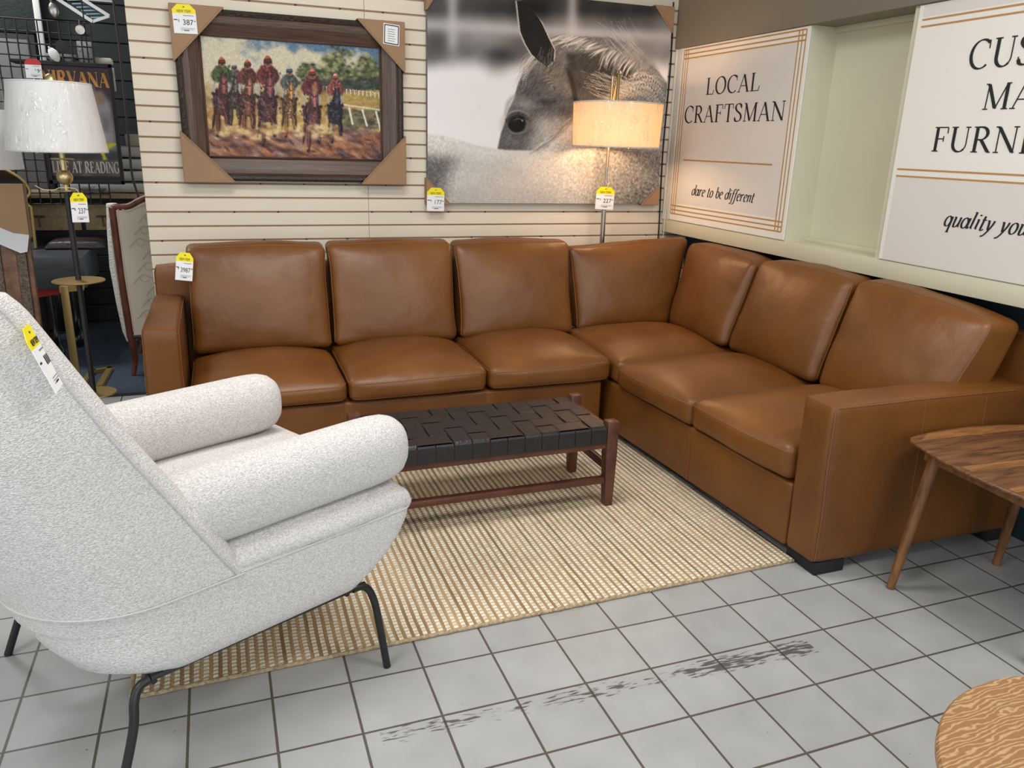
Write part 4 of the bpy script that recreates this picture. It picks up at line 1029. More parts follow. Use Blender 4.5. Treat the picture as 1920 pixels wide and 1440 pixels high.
def shell_ring(z, zo):
    T_ = .07
    o = ushape(z); i = ushape(z, T_)
    # rounded rim ends
    uf = ip(z, RIM); w = ip(z, HW)
    capR = [(uf+.026, -w+.014), (uf+.034, -w+.035), (uf+.024, -w+.058)]
    capL = [(u, -v) for u, v in capR]
    ring = capR[::-1][0:0]
    ring = o + capL + i[::-1] + capR[::-1]
    return [c3(u, v, zo) for u, v in ring]
zs_ = list(np.linspace(.40, 1.10, 34))+[1.118, 1.132, 1.138]
bm = B(); rings = [shell_ring(z, z) for z in zs_]
# round the top
def shrink(r, f, dz):
    return [p*1 for p in r]
rv = loft(bm, rings, cap0=False, cap1=True)
obj('back_shell', bm, BO, t, angle=70)
bm = B()
for s in (1, -1):
    tube(bm, [c3(ip(z, RIM)-.006, s*(ip(z, HW)+.0015), z) for z in np.linspace(.452, 1.128, 30)], .0032, 6)
    tube(bm, [c3(u, s*.3715, .455) for u in np.linspace(-.03, .44, 14)]+[c3(.44+.061*math.sin(a), s*(.3015+.07*math.cos(a)), .455) for a in np.linspace(.1, 1.5, 8)], .0028, 6)
tube(bm, [c3(.502, v, .455) for v in np.linspace(-.30, .30, 10)], .0028, 6)
tube(bm, [c3(u, v, .452) for u, v in ushape(.44, -.004)], .0026, 6)
obj('piping', bm, M['piping'], t)
bm, pl = cushion([[[c3(-.16,-.362,.44),c3(-.16,-.355,.505)],[c3(-.16,.362,.44),c3(-.16,.355,.505)]],[[c3(.505,-.368,.44),c3(.475,-.362,.512)],[c3(.505,.368,.44),c3(.475,.362,.512)]]], .034, {'k1':.022,'j0':.012,'j1':.012,'i1':.012}, 26, .003, 61)
obj('seat_cushion', bm, BO, t)
def bolster(s):
    rings = []; us = [-.20, -.17, -.1, 0, .1, .2, .3, .38, .42, .45, .475, .492, .502, .506]
    if s > 0: us = [q if q < .25 else q-.054 for q in us]
    sc = [.9, 1, 1, 1, 1, 1, 1, 1, .985, .95, .86, .70, .45, .15]
    for u, k in zip(us, sc):
        ring = []
        for q in range(28):
            a = 2*PI*q/28; ca, sa = math.cos(a), math.sin(a)
            rv_, rz = .078*k, .094*k
            e = .85
            ring.append(c3(u+(.0 if k > .9 else 0), s*.283+rv_*math.copysign(abs(ca)**e, ca), .607+.018*(u-.1)+rz*math.copysign(abs(sa)**e, sa)))
        rings.append(ring)
    bm = B(); loft(bm, rings); return obj('armrest', bm, BO, t, angle=70)
bolster(-1); bolster(1)
bm, pl = cushion([[[c3(-.42,-.27,.50),c3(-.64,-.24,1.08)],[c3(-.42,.27,.50),c3(-.64,.24,1.08)]],[[c3(-.20,-.27,.50),c3(-.47,-.24,1.08)],[c3(-.20,.27,.50),c3(-.47,.24,1.08)]]], .06, {'i1':.03}, 20, .003, 63)
obj('back_cushion', bm, BO, t)
bm = B()
for s in (1, -1): tube(bm, [c3(u, s*.352, .2665-.01*(u-.31)) for u in np.linspace(-.248, .325, 6)], .0075, 8)
tube(bm, [c3(.27, v, .256) for v in (-.35, 0, .35)], .007, 8); tube(bm, [c3(-.24, v, .258) for v in (-.35, 0, .35)], .007, 8)
obj('under_frame', bm, M['black'], t)
for s in (1, -1):
    bm = B(); tube(bm, smooth_path([c3(.285, s*.352, .266), c3(.318, s*.354, .262), c3(.338, s*.362, .235), c3(.350, s*.372, .17), c3(.366, s*.39, .013 if s > 0 else .001)], 7), .0105, 12); obj('leg', bm, M['black'], t)
    bm = B(); tube(bm, smooth_path([c3(-.25, s*.35, .270), c3(-.275, s*.352, .262), c3(-.290, s*.36, .235), c3(-.305, s*.372, .17), c3(-.366, s*.39, .001)], 7), .0105, 12); obj('leg', bm, M['black'], t)

# ================================================================== TABLES
t = thing('side_table', 'walnut side table with rounded top and splayed round legs beside the sofa arm', 'side table', (1.73, -.52, 0))
cx, cy, hx, hy = 1.735, -.518, .300, .292
def squircle(k, bow=.045, r=.045):
    pts = []
    n = 15
    C4 = [(-1,1),(1,1),(1,-1),(-1,-1)]
    for i in range(4):
        (ax, ay), (bx, by) = C4[i], C4[(i+1) % 4]
        for q in range(n):
            f = (q+.5)/n; u = ax+(bx-ax)*f; v = ay+(by-ay)*f
            bw = bow*(1-(2*f-1)**2)
            pts.append((cx+(u*hx+(bw if abs(ax-bx) < .1 else 0)*ax)*k, cy+(v*hy+(bw if abs(ay-by) < .1 else 0)*ay)*k))
    return pts
rot = math.radians(-3)
def rr(p): 
    x, y = p[0]-cx, p[1]-cy; return (cx+x*math.cos(rot)-y*math.sin(rot), cy+x*math.sin(rot)+y*math.cos(rot))
bm = B(); rings = [[V((*rr(p), z)) for p in squircle(k)] for z, k in ((.500, .90), (.508, .975), (.513, 1.0), (.518, 1.0), (.520, .994))]
rv = loft(bm, rings)
obj('table_top', bm, M['walnut'], t, angle=30)
bm = B()
for yy, w_ in ((cy+hy*.93, .035), (cy+.04, .03), (cy-.12, .02)):
    ring = [rr((cx-hx*.985-.03, yy-w_)), rr((cx+hx*.985+.03, yy-w_)), rr((cx+hx*.985+.03, yy+w_*.3)), rr((cx-hx*.985-.03, yy+w_*.3))]
    if yy > cy+.2: ring = [rr((cx-hx+.03, yy-.01)), rr((cx+hx-.03, yy-.01)), rr((cx+hx-.10, yy+.038)), rr((cx+.0, yy+.058)), rr((cx-hx+.10, yy+.038))]
    bm.faces.new([bm.verts.new((*p, .5206)) for p in ring])
obj('inlay_strip', bm, M['walnutlight'], t, smooth=False)
bm = B(); kk = .84
for i in range(4):
    pts = [(-1,1),(1,1),(1,-1),(-1,-1)]; a, b_ = pts[i], pts[(i+1) % 4]
    pa, pb = rr((cx+a[0]*hx*kk, cy+a[1]*hy*kk)), rr((cx+b_[0]*hx*kk, cy+b_[1]*hy*kk))
    d = V((pb[0]-pa[0], pb[1]-pa[1], 0)).normalized(); n = V((-d.y, d.x, 0))*.009
    A3, B3 = V((*pa, .458)), V((*pb, .458))
    prism(bm, [A3-n, B3-n, B3+n, A3+n], (0, 0, .045))
obj('apron', bm, M['walnutleg'], t)
for sx_, sy in ((-1, 1), (1, 1), (1, -1), (-1, -1)):
    foot = V((cx+sx_*(.318 if sx_ < 0 and sy > 0 else .25), cy+sy*.232, .001)); 
    if sx_ > 0: foot = V((1.925, cy+sy*.238, .001))
    top = V((*rr((cx+sx_*hx*.80, cy+sy*hy*.74)), .502))
    if sx_ > 0: top = V((1.90, cy+sy*.19, .502))
    bm = B(); tube(bm, [foot, foot.lerp(top, .5), top], [.0135, .018, .021], 18); obj('leg', bm, M['walnutleg'], t)

t = thing('round_table', 'round limed oak low table cropped by the right corner of the view', 'coffee table', (.69, -1.515, 0))
bm = B(); lathe(bm, [(0, .418), (.33, .418), (.352, .424), (.358, .432), (.358, .444), (.354, .449), (0, .45)], .69, -1.515, 96); obj('table_top', bm, M['oak'], t, angle=50)
bm = B(); lathe(bm, [(0, .002), (.22, .002), (.225, .01), (.25, .12), (.30, .30), (.345, .4), (.35, .418), (0, .418)], .69, -1.515, 96); obj('drum_base', bm, M['oakside'], t, angle=50)

# ================================================================== PRICE TAGS
def price_tag(label, centre, right, up, w, h, price, m_head='yellow', head='NEW ITEM!', cents='99', curl=0, cat='price tag', group='yellow topped price tags'):
    R_, U = V(right).normalized(), V(up).normalized(); U = (U-R_*U.dot(R_)).normalized(); Nn = R_.cross(U); c = V(centre)
    t = thing('price_tag', label, cat, c, group)
    def P(x, y, d=0): return c+R_*(x*w)+U*(y*h)+Nn*(d)
    bm = B(); prism(bm, [P(-.5,-.5), P(.5,-.5), P(.5,.18), P(-.5,.18)], -Nn*.0012); obj('card', bm, M['white'], t, smooth=False)
    bm = B(); prism(bm, [P(-.5,.18), P(.5,.18), P(.5,.31), P(.27,.5), P(-.27,.5), P(-.5,.31)], -Nn*.0012); obj('card_head', bm, M[m_head], t, smooth=False)
    if head: textobj('lettering', head, t, M['ink'], P(0,.215), R_, U, h*.135, 'CENTER', .72*w/h*1.25)
    if price:
        L = len(price)
        textobj('lettering', price, t, M['ink'], P(.36 if L < 4 else .36, -.20), R_, U, h*(.26 if L < 4 else .235), 'RIGHT', min(1.1, 1.18*w/h) if L < 4 else .72)
        textobj('lettering', '$', t, M['ink'], P(.36-.185*L-.03 if L < 4 else .36-.165*L, -.10), R_, U, h*.12, 'RIGHT', .8)
        if cents: textobj('lettering', cents, t, M['ink'], P(.38, -.10), R_, U, h*.085, 'LEFT', .8)
    bm = B()
    for x0, x1, y, hh in ((-.47,-.31,-.052,.03),(-.05,.4,.105,.022),(-.2,.42,-.32,.012),(-.2,.36,-.36,.012),(-.2,-.12,-.40,.014),(-.08,.16,-.405,.028)):
        q = [P(x0,y,.0006), P(x1,y,.0006), P(x1,y+hh,.0006), P(x0,y+hh,.0006)]
        f = bm.faces.new([bm.verts.new(p) for p in q])
        f.material_index = 1 if hh in (.022, .012, .014) else 0
    if not price:
        for k in range(3): 
            bm.faces.new([bm.verts.new(P(x, y, .0006)) for x, y in ((.0+.12*k,-.12),(.08+.12*k,-.12),(.06+.12*k,.02),(-.01+.12*k,.02))])
    obj('small_print', bm, [M['ink'], M['grey_ink']], t, smooth=False)
    bm = B(); lathe_pts = [P(.0+.035*math.cos(a)*h/w, .405+.018*math.sin(a), .0007) for a in np.linspace(0, 2*PI, 10)[:-1]]
    bm.faces.new([bm.verts.new(p) for p in lathe_pts]); obj('punch_hole', bm, M['ink'], t, smooth=False)
    return t, P
price_tag('yellow topped price tag reading 387 on the brown cardboard corner of the racing picture', (-.727, 2.2980, 1.937), (1, 0, .02), (.03, 0, 1), .104, .128, '387')
price_tag('yellow topped price tag reading 177 below the lower left corner of the horse canvas', (.503, 2.3192, 1.108), (1, 0, -.02), (.02, 0, 1), .10, .128, '177')
price_tag('yellow topped price tag reading 3987 hanging over the first leather back cushion', (-.812, 1.862, .833), (1, -.1, -.12), (.12, .1, 1), .074, .128, '3987')
tg, P = price_tag('yellow topped price tag reading 227 tied to the lit floor lamp pole', (1.485, 2.172, 1.131), (1, 0, -.035), (.04, 0, 1), .118, .128, '227')
bm = B(); tube(bm, smooth_path([P(0,.43,.001), P(.1,.6,.004), P(.16,.72,.006), P(.02,.62,.004), P(-.05,.78,.0)], 6), .0016, 6); obj('string', bm, M['string'], tg)
tg, P = price_tag('yellow topped price tag reading 237 tied to the brass and black tray lamp', (-1.222, 1.945, 1.092), (.92, .38, -.03), (-.10, 0, 1), .068, .128, '237')
bm = B(); tube(bm, smooth_path([P(.05,.42,.001), P(-.1,.62,.004), P(-.9,.66,-.01), P(-1.4,.58,.0), P(-2.0,.60,.0), P(-2.4,.72,.0)], 6), .0013, 6); obj('string', bm, M['string'], tg)
# tag pinned on the chair rim, turned away from the viewer
price_tag('yellow topped price tag hanging down the back edge of the ivory lounge chair', (-.966, -.472, 1.028), (-.002, .999, -.051), (-.336, .047, .941), .09, .122, '', head='NEW ITEM!')

# ================================================================== WALL PICTURES
t = thing('framed_painting', 'wide dark wood framed horse race oil painting with cardboard corners on slat wall', 'painting', (-.23, 2.365, 1.6))
fx0, fx1, fz0, fz1 = -.785, .325, 1.195, 1.995; ix0, ix1, iz0, iz1 = -.664, .208, 1.309, 1.889
def frame_side(p, q, nrm_in, m, name, prof):
    """mitred moulding from p to q (outer edge, viewed in the wall plane); prof = (inset, depth towards viewer)."""
    p, q = V(p), V(q); n = V(nrm_in); d = (q-p).normalized(); bm = B()
    r0 = [p+n*a+d*a*ks[0]+V((0, -dp, 0)) for a, dp in prof]; r1 = [q+n*a-d*a*ks[1]+V((0, -dp, 0)) for a, dp in prof]
    loft(bm, [r0, r1], closed=True); return obj(name, bm, m, t, smooth=False)
yb_ = 2.366
wL, wT = ix0-fx0, iz0-fz0
for nm, pr_, mh, mv in (('outer_moulding', [(0,0),(0,.045),(.012,.056),(.026,.050),(.026,0)], M['framedark'], M['framedark']), ('frame_side', [(.026,0),(.026,.044),(.04,.05),(.06,.046),(.108,.022),(.118,.03),(.122,.026),(.122,0)], M['framewood'], M['framewoodv'])):
    ks = (1, 1)
    frame_side((fx0, yb_, fz1), (fx1, yb_, fz1), (0, 0, -1), mh, nm, pr_)
    frame_side((fx0, yb_, fz0), (fx1, yb_, fz0), (0, 0, 1), mh, nm, pr_)
    frame_side((fx0, yb_, fz0), (fx0, yb_, fz1), (1, 0, 0), mv, nm, pr_)
    frame_side((fx1, yb_, fz0), (fx1, yb_, fz1), (-1, 0, 0), mv, nm, pr_)
race_art().mesh('canvas', (ix0, 2.346, iz1), (ix1, 2.346, iz1), (ix1, 2.346, iz0), (ix0, 2.346, iz0), M['oil'], t)
def corner(parent, cx_, cz_, sx_, sz_, a, b_, yf, yb2, m, name='corner_protector', flap=.0):
    """folded cardboard triangle that sleeves a frame corner."""
    bm = B(); e = .006
    p0 = (cx_-sx_*e, yf, cz_-sz_*e); p1 = (cx_+sx_*a, yf, cz_-sz_*e); p2 = (cx_-sx_*e, yf, cz_+sz_*b_)
    prism(bm, [p0, p1, p2], (0, -.003, 0))
    prism(bm, [p0, p1, (p1[0], yb2, p1[2]), (p0[0], yb2, p0[2])], (0, 0, sz_*-.003))
    prism(bm, [p0, p2, (p2[0], yb2, p2[2]), (p0[0], yb2, p0[2])], (sx_*-.003, 0, 0))
    tube(bm, [(p1[0], yf-.003, p1[2]), (p2[0], yf-.003, p2[2])], .003, 6)
    tube(bm, [(cx_+sx_*(a-.02), yf-.0032, cz_+sz_*.004), (cx_+sx_*.004, yf-.0032, cz_+sz_*(b_-.02))], .0012, 5)
    return obj(name, bm, m, parent, smooth=False)
corner(t, fx0, fz1, 1, -1, .235, .245, 2.305, 2.366, M['kraft']); corner(t, fx1, fz1, -1, -1, .235, .235, 2.305, 2.366, M['kraft'])
corner(t, fx0, fz0, 1, 1, .235, .235, 2.305, 2.366, M['kraft']); corner(t, fx1, fz0, -1, 1, .235, .245, 2.305, 2.366, M['kraft'])
bm = B(); prism(bm, [(.228, 2.309, 1.27), (.252, 2.309, 1.335), (.292, 2.309, 1.395), (.318, 2.309, 1.378), (.30, 2.309, 1.30)], (0, .001, 0)); obj('plastic_sheet', bm, mat('grey_plastic_sheet', rgb(160, 166, 176), .3), t, smooth=False)
bm = B(); prism(bm, [(.222, 2.301, 1.992), (.305, 2.301, 1.985), (.302, 2.301, 1.885), (.218, 2.301, 1.893)], (0, -.001, 0)); st = obj('maker_sticker', bm, M['white'], t, smooth=False, label='white certificate sticker')
bm = B(); Q = [(.228, 1.985), (.299, 1.979), (.296, 1.892), (.224, 1.899)]
for (a, c_), (b_, d_) in zip(Q, Q[1:]+Q[:1]): tube(bm, [(a, 2.2995, c_), (b_, 2.2995, d_)], .0028, 4)
for k in range(6): tube(bm, [(.242, 2.2995, 1.965-.011*k), (.282-.004*(k % 2), 2.2995, 1.962-.011*k)], .0011, 4)
obj('sticker_print', bm, M['ink'], st, smooth=False)

t = thing('canvas_print', 'large square canvas photograph of a grey horse looking back over its shoulder', 'wall art', (1.195, 2.365, 1.64))
hx0, hx1, hz0, hz1 = .46, 1.93, 1.088, 2.20
bm = B(); box(bm, hx0, hx1, 2.331, 2.3662, hz0, hz1, .003); obj('stretcher_box', bm, mat('canvas_edge', rgb(120, 116, 112), .7), t, smooth=False)
horse_art().mesh('canvas', (hx0, 2.3305, hz1), (hx1, 2.3305, hz1), (hx1, 2.3305, hz0), (hx0, 2.3305, hz0), M['art'], t)
corner(t, hx0, hz1, 1, -1, .085, .125, 2.327, 2.3662, M['kraft']); corner(t, hx1, hz1, -1, -1, .12, .13, 2.327, 2.3662, M['kraft'])
corner(t, hx0, hz0, 1, 1, .13, .135, 2.327, 2.3662, M['kraft']); corner(t, hx1, hz0, -1, 1, .115, .115, 2.327, 2.3662, M['kraft'])

# ================================================================== SIGN BOARDS
def line(bm, y0_, z0_, y1_, z1_, w, x=XS-.0035):
    if abs(y0_-y1_) > abs(z0_-z1_): q = [(x, y0_, z0_-w/2), (x, y1_, z1_-w/2), (x, y1_, z1_+w/2), (x, y0_, z0_+w/2)]
    else: q = [(x, y0_-w/2, z0_), (x, y0_+w/2, z0_), (x, y1_+w/2, z1_), (x, y1_-w/2, z1_)]
    bm.faces.new([bm.verts.new(p) for p in q])
RT, UP = (0, -1, 0), (0, 0, 1)
t = thing('wall_sign', 'white sign reading LOCAL CRAFTSMAN in triple gold line border near the room corner', 'sign', (XS, 1.74, .995), 'sign boards above the ledge')
bm = B(); box(bm, XS-.003, XS+.005, 1.199, 2.284, .998, 1.985, .001); obj('board', bm, M['signwhite'], t, smooth=False)
bm = B(); box(bm, XS-.0034, XS-.0028, 1.275, 2.225, 1.10, 1.925); obj('inner_panel', bm, M['signgrey'], t, smooth=False)
bm = B()
for q, (a, b_, c_, d_) in enumerate(((1.222, 2.272, 1.036, 1.972), (1.248, 2.250, 1.060, 1.948), (1.272, 2.228, 1.085, 1.925))):
    x = XS-.0040-.0001*q
    w_ = .007
    line(bm, 1.222 if q else a, c_, 2.272 if q else b_, c_, w_, x); line(bm, 1.222 if q else a, d_, 2.272 if q else b_, d_, w_, x); line(bm, a, 1.036, a, 1.972, w_, x-.00005); line(bm, b_, 1.036, b_, 1.972, w_, x-.00005)
line(bm, 2.178, 1.357, 1.352, 1.357, .008, XS-.0042)
obj('gold_lines', bm, M['gold_ink'], t, smooth=False)
bm = B()
serif_text(bm, 'LOCAL', (XS-.0035, 1.768, 1.7165), RT, UP, .088, .485, centre=True); obj('headline', bm, M['ink'], t, smooth=False); bm = B()
serif_text(bm, 'CRAFTSMAN', (XS-.0035, 1.757, 1.568), RT, UP, .092, .905, centre=True); obj('headline', bm, M['ink'], t, smooth=False); bm = B()
serif_text(bm, 'dare to be different', (XS-.0035, 1.765, 1.160), RT, UP, .060, .59, slant=.28, centre=True, thick=.125, thin=.05, gap=.03)
obj('lettering', bm, M['ink'], t, smooth=False)
t = thing('wall_sign', 'larger white sign beginning CUS MA FURN cut off by the right edge of view', 'sign', (XS, .02, .995), 'sign boards above the ledge')
bm = B(); box(bm, XS-.003, XS+.005, -.535, .575, .996, 1.985, .001); obj('board', bm, M['signwhite'], t, smooth=False)
bm = B(); box(bm, XS-.0034, XS-.0028, -.535, .553, .999, 1.335); obj('inner_panel', bm, M['signgrey'], t, smooth=False); bm = B(); box(bm, XS-.0034, XS-.0028, -.535, .553, 1.94, 1.983); obj('inner_panel', bm, M['signgrey'], t, smooth=False)
bm = B()
for z in (1.367, 1.340, 1.930, 1.905): line(bm, .553, z, -.535, z, .0065, XS-.0042)
obj('gold_lines', bm, M['gold_ink'], t, smooth=False)
bm = B()
serif_text(bm, 'CUSTOM', (XS-.0035, .02, 1.732), RT, UP, .098, .572, centre=True); obj('headline', bm, M['ink'], t, smooth=False); bm = B()
serif_text(bm, 'MADE', (XS-.0035, .02, 1.589), RT, UP, .088, .385, centre=True); obj('headline', bm, M['ink'], t, smooth=False); bm = B()
serif_text(bm, 'FURNITURE', (XS-.0035, .02, 1.440), RT, UP, .09, .765, centre=True); obj('headline', bm, M['ink'], t, smooth=False); bm = B()
serif_text(bm, 'quality you', (XS-.0035, .283, 1.164), RT, UP, .064, .345, slant=.28, thick=.125, thin=.05, gap=.03)
obj('lettering', bm, M['ink'], t, smooth=False)
bm = B(); tube(bm, [(1.991, 2.32, 1.06), (1.988, 2.318, .98), (1.985, 2.316, .72)], .0022, 6)
tagprops(obj('pull_cord', bm, M['whiteplastic'], None, loc=(1.988, 2.318, .98)), 'thin white pull cord hanging from the sage corner trim', 'cord')
bm = B(); tube(bm, smooth_path([(1.95, 2.3655, 2.24), (1.965, 2.365, 1.9), (1.962, 2.3655, 1.4), (1.975, 2.365, 1.05), (1.98, 2.365, .86), (1.985, 2.365, .6)], 6), .0045, 6)
tagprops(obj('electric_cable', bm, M['blackmatte'], None, loc=(1.965, 2.362, 1.4)), 'black cable running down the corner between horse canvas and sign', 'cable')

# ================================================================== FLOOR LAMPS
def lamp_shade(parent, cx, cy, r0, r1, z0, z1, m, wrap, seed):
    bm = B(); n = 72
    prof = [(r0-.004, z0+.002), (r0, z0), (r0, z0+.006), (r1, z1-.006), (r1, z1), (r1-.004, z1-.002), (r0-.004, z0+.002)]
    rings = [[V((cx+r*math.cos(2*PI*k/n), cy+r*math.sin(2*PI*k/n), z)) for k in range(n)] for r, z in prof]
    loft(bm, rings, False, False); sh = obj('lamp_shade', bm, m, parent)
    bm = B(); nz = 22; n = 120; rings = []
    for q in range(nz+1):
        f = q/nz; z = z0-.004+(z1-z0+.008)*f; r = r0+(r1-r0)*f; ring = []
        for k in range(n):
            a = 2*PI*k/n
            p = V((math.cos(a)*3+seed, math.sin(a)*3, f*1.6))
            d = .004+.010*abs(noise.noise(p))+.005*abs(noise.noise(p*3+V((0,0,f*2))))
            if q in (0, nz): d = .001
            ring.append(V((cx+(r+d)*math.cos(a), cy+(r+d)*math.sin(a), z)))
        rings.append(ring)
    loft(bm, rings, False, False); obj('plastic_wrap', bm, wrap, sh, label='clear plastic wrapping')
    bm = B()
    for z, r in ((z0+.004, r0-.002), (z1-.004, r1-.002)):
        tube(bm, [(cx+r*math.cos(2*PI*k/48), cy+r*math.sin(2*PI*k/48), z) for k in range(48)], .0035, 6, closed=True)
    obj('shade_trim', bm, M['whiteplastic'], sh)
    return sh
LX, LY = -1.272, 2.0
t = thing('floor_lamp', 'black and brass floor lamp with plastic wrapped white shade and round gold tray', 'floor lamp', (LX, LY, 0), 'floor lamps')
lamp_shade(t, LX-.012, LY, .198, .162, 1.327, 1.612, M['shade'], M['film2'], 2)
bm = B(); lathe(bm, [(0,1.60),(.022,1.60),(.026,1.615),(.018,1.638),(.008,1.645),(0,1.646)], LX-.005, LY, 24); obj('finial', bm, M['brass'], t)
bm = B(); lathe(bm, [(.011,1.2),(.011,1.60)], LX, LY, 20); lathe(bm, [(.0,1.16),(.0085,1.16),(.0085,1.60)], LX, LY, 16); obj('brass_stem', bm, M['brass'], t)
bm = B(); lathe(bm, [(0,1.294),(.045,1.294),(.047,1.297),(.045,1.299),(0,1.300)], LX, LY, 32); obj('collar_disc', bm, M['brass'], t)
bm = B(); lathe(bm, [(.033*math.cos(a), 1.218+.033*math.sin(a)) for a in np.linspace(-PI/2, PI/2, 18)], LX, LY, 32); obj('brass_ball', bm, M['brass'], t)
bm = B(); lathe(bm, [(0,1.157),(.04,1.158),(.042,1.161),(.04,1.164),(0,1.166)], LX, LY, 32); obj('collar_disc', bm, M['brass'], t)
bm = B(); lathe(bm, [(.0,.02),(.0125,.02),(.0125,1.158),(0,1.158)], LX, LY, 20); obj('pole', bm, M['black'], t)
bm = B(); lathe(bm, [(0,.752),(.108,.755),(.111,.759),(.108,.762),(0,.763)], LX, LY, 48); obj('tray', bm, M['brassdull'], t)
bm = B(); lathe(bm, [(0,.210),(.098,.213),(.101,.217),(.098,.220),(0,.221)], LX, LY, 48); obj('lower_tray', bm, M['brassdull'], t)
bm = B(); lathe(bm, [(0,.001),(.115,.001),(.118,.008),(.112,.016),(.02,.024),(0,.024)], LX, LY, 40); obj('base', bm, M['black'], t)

LX, LY, PY = 1.474, 2.062, 2.205
t = thing('floor_lamp', 'lit floor lamp with cream drum shade standing behind the corner of the leather sofa', 'floor lamp', (1.497, PY, 0), 'floor lamps')
lamp_shade(t, LX, LY, .240, .248, 1.416, 1.652, M['shadewarm'], M['film2'], 5)
bm = B(); tube(bm, [(1.499, PY, .02), (1.499, PY, 1.06)], .0145, 16); tube(bm, [(1.499, PY, 1.06), (1.501, PY, 1.45)], .0075, 14); obj('pole', bm, M['steel'], t)
bm = B(); tube(bm, [(1.501, PY, 1.45), (1.502, PY, 1.80)], .0075, 14); obj('upper_pole', bm, M['brass'], t, label='brass upper pole')
bm = B(); tube(bm, [(1.502, PY, 1.30), (1.505, PY, 1.62), (1.520, 2.17, 1.812)], .009, 12); tube(bm, [(1.520, 2.165, 1.812), (1.485, 2.10, 1.66), (1.474, LY, 1.55)], .0095, 12); obj('swing_arm', bm, M['brass'], t)
bm = B(); bmesh.ops.create_uvsphere(bm, u_segments=16, v_segments=10, radius=.013, matrix=Matrix.Translation((1.528, 2.165, 1.822))); obj('ball_tip', bm, M['steel'], t)
bm = B(); bmesh.ops.create_uvsphere(bm, u_segments=20, v_segments=12, radius=.032, matrix=Matrix.Translation((LX, LY, 1.515)))
glow = bpy.data.materials.new('lit_bulb'); glow.use_nodes = True; gb = glow.node_tree.nodes['Principled BSDF']
gb.inputs['Emission Color'].default_value = (1, .72, .42, 1); gb.inputs['Emission Strength'].default_value = 6
obj('bulb', bm, glow, t)
bm = B()
for a in (0, 2*PI/3, 4*PI/3): tube(bm, [(LX, LY, 1.632), (LX+.244*math.cos(a), LY+.244*math.sin(a), 1.640)], .0025, 6)
tube(bm, [(LX, LY, 1.54), (LX, LY, 1.64)], .009, 10); obj('shade_spider', bm, M['brass'], t)
bm = B(); lathe(bm, [(0,.001),(.075,.001),(.078,.012),(.03,.02),(0,.022)], 1.499, PY+.03, 36); obj('base', bm, M['steel'], t)

# ================================================================== BACK OF THE SHOP
# poster
t = thing('framed_poster', 'black framed concert poster with orange capitals and LIVE AT READING hung on the grid', 'poster', (-1.40, 3.62, 1.1))
px0, px1, pz0, pz1 = -1.600, -1.185, 1.10, 1.806
for a, b_, c_, d_ in ((px0, px1, pz1-.022, pz1), (px0, px1, pz0, pz0+.022), (px0, px0+.02, pz0, pz1), (px1-.02, px1, pz0, pz1)):
    bm = B(); box(bm, a, b_, 3.58, 3.615, c_, d_, .002); obj('frame_side', bm, M['blackmatte'], t, smooth=False)
poster_art().mesh('print', (px0+.02, 3.600, pz1-.02), (px1-.02, 3.600, pz1-.02), (px1-.02, 3.600, pz0+.02), (px0+.02, 3.600, pz0+.02), M['posterart'], t)
bm = B(); serif_text(bm, 'NIRVANA', (-1.392, 3.5985, 1.672), (1, 0, 0), (0, 0, 1), .084, .362, centre=True, thick=.25, thin=.06, gap=.05); obj('headline', bm, M['orange_ink'], t, smooth=False)
bm = B(); serif_text(bm, 'LIVE AT READING', (-1.392, 3.5985, 1.168), (1, 0, 0), (0, 0, 1), .066, .37, centre=True, thick=.25, thin=.08, gap=.05); obj('footer_line', bm, M['silver_ink'], t, smooth=False)
# grid panel
t = thing('wire_grid_panel', 'black wire grid display panel hung with utensils behind the framed poster', 'display grid', (-1.75, 3.72, .97))
bm = B(); gx0, gx1, gz0, gz1 = -2.25, -1.29, .97, 2.04
for k in range(18): x = gx1-.0565*k; tube(bm, [(x, 3.715, gz0), (x, 3.715, gz1)], .0045, 6)
for k in range(17): z = gz1-.067*k; tube(bm, [(gx0, 3.72, z), (gx1, 3.72, z)], .0045, 6)
obj('wires', bm, M['blackmatte'], t)
for x in (-2.2, -1.32):
    bm = B(); tube(bm, [(x, 3.725, 1.5), (x, 3.725, 2.999)], .004, 8); obj('upright', bm, M['black'], t)
def ladle(name, label, x, z, y, L, rot, m):
    t = thing(name, label, 'utensil', (x, y, z), 'utensils hanging on the wire grid')
    d = V((math.sin(rot), 0, -math.cos(rot))); p = V((x, y, z))
    bm = B(); tube(bm, [p, p+d*L*.5, p+d*L], [.0035, .004, .006], 8); obj('handle', bm, m, t)
    bm = B(); n = V((0, -1, 0)); s = d.cross(n); rings = []
    for k, (f, w) in enumerate(((0,.004),(.12,.016),(.35,.026),(.65,.027),(.9,.016),(1,.003))):
        c = p+d*(L+f*.085); rings.append([c+s*(w*math.cos(a))+n*(w*.35*math.sin(a)) for a in np.linspace(0, 2*PI, 15)[:-1]])
    loft(bm, rings); obj('bowl', bm, m, t)
ladle('serving_spoon', 'pale metal serving spoon hanging near the top of the wire grid', -1.495, 2.24, 3.706, .10, .15, M['steel'])
ladle('serving_spoon', 'small bright spoon hanging in front of the poster headline', -1.507, 1.885, 3.572, .008, .5, M['whiteplastic'])
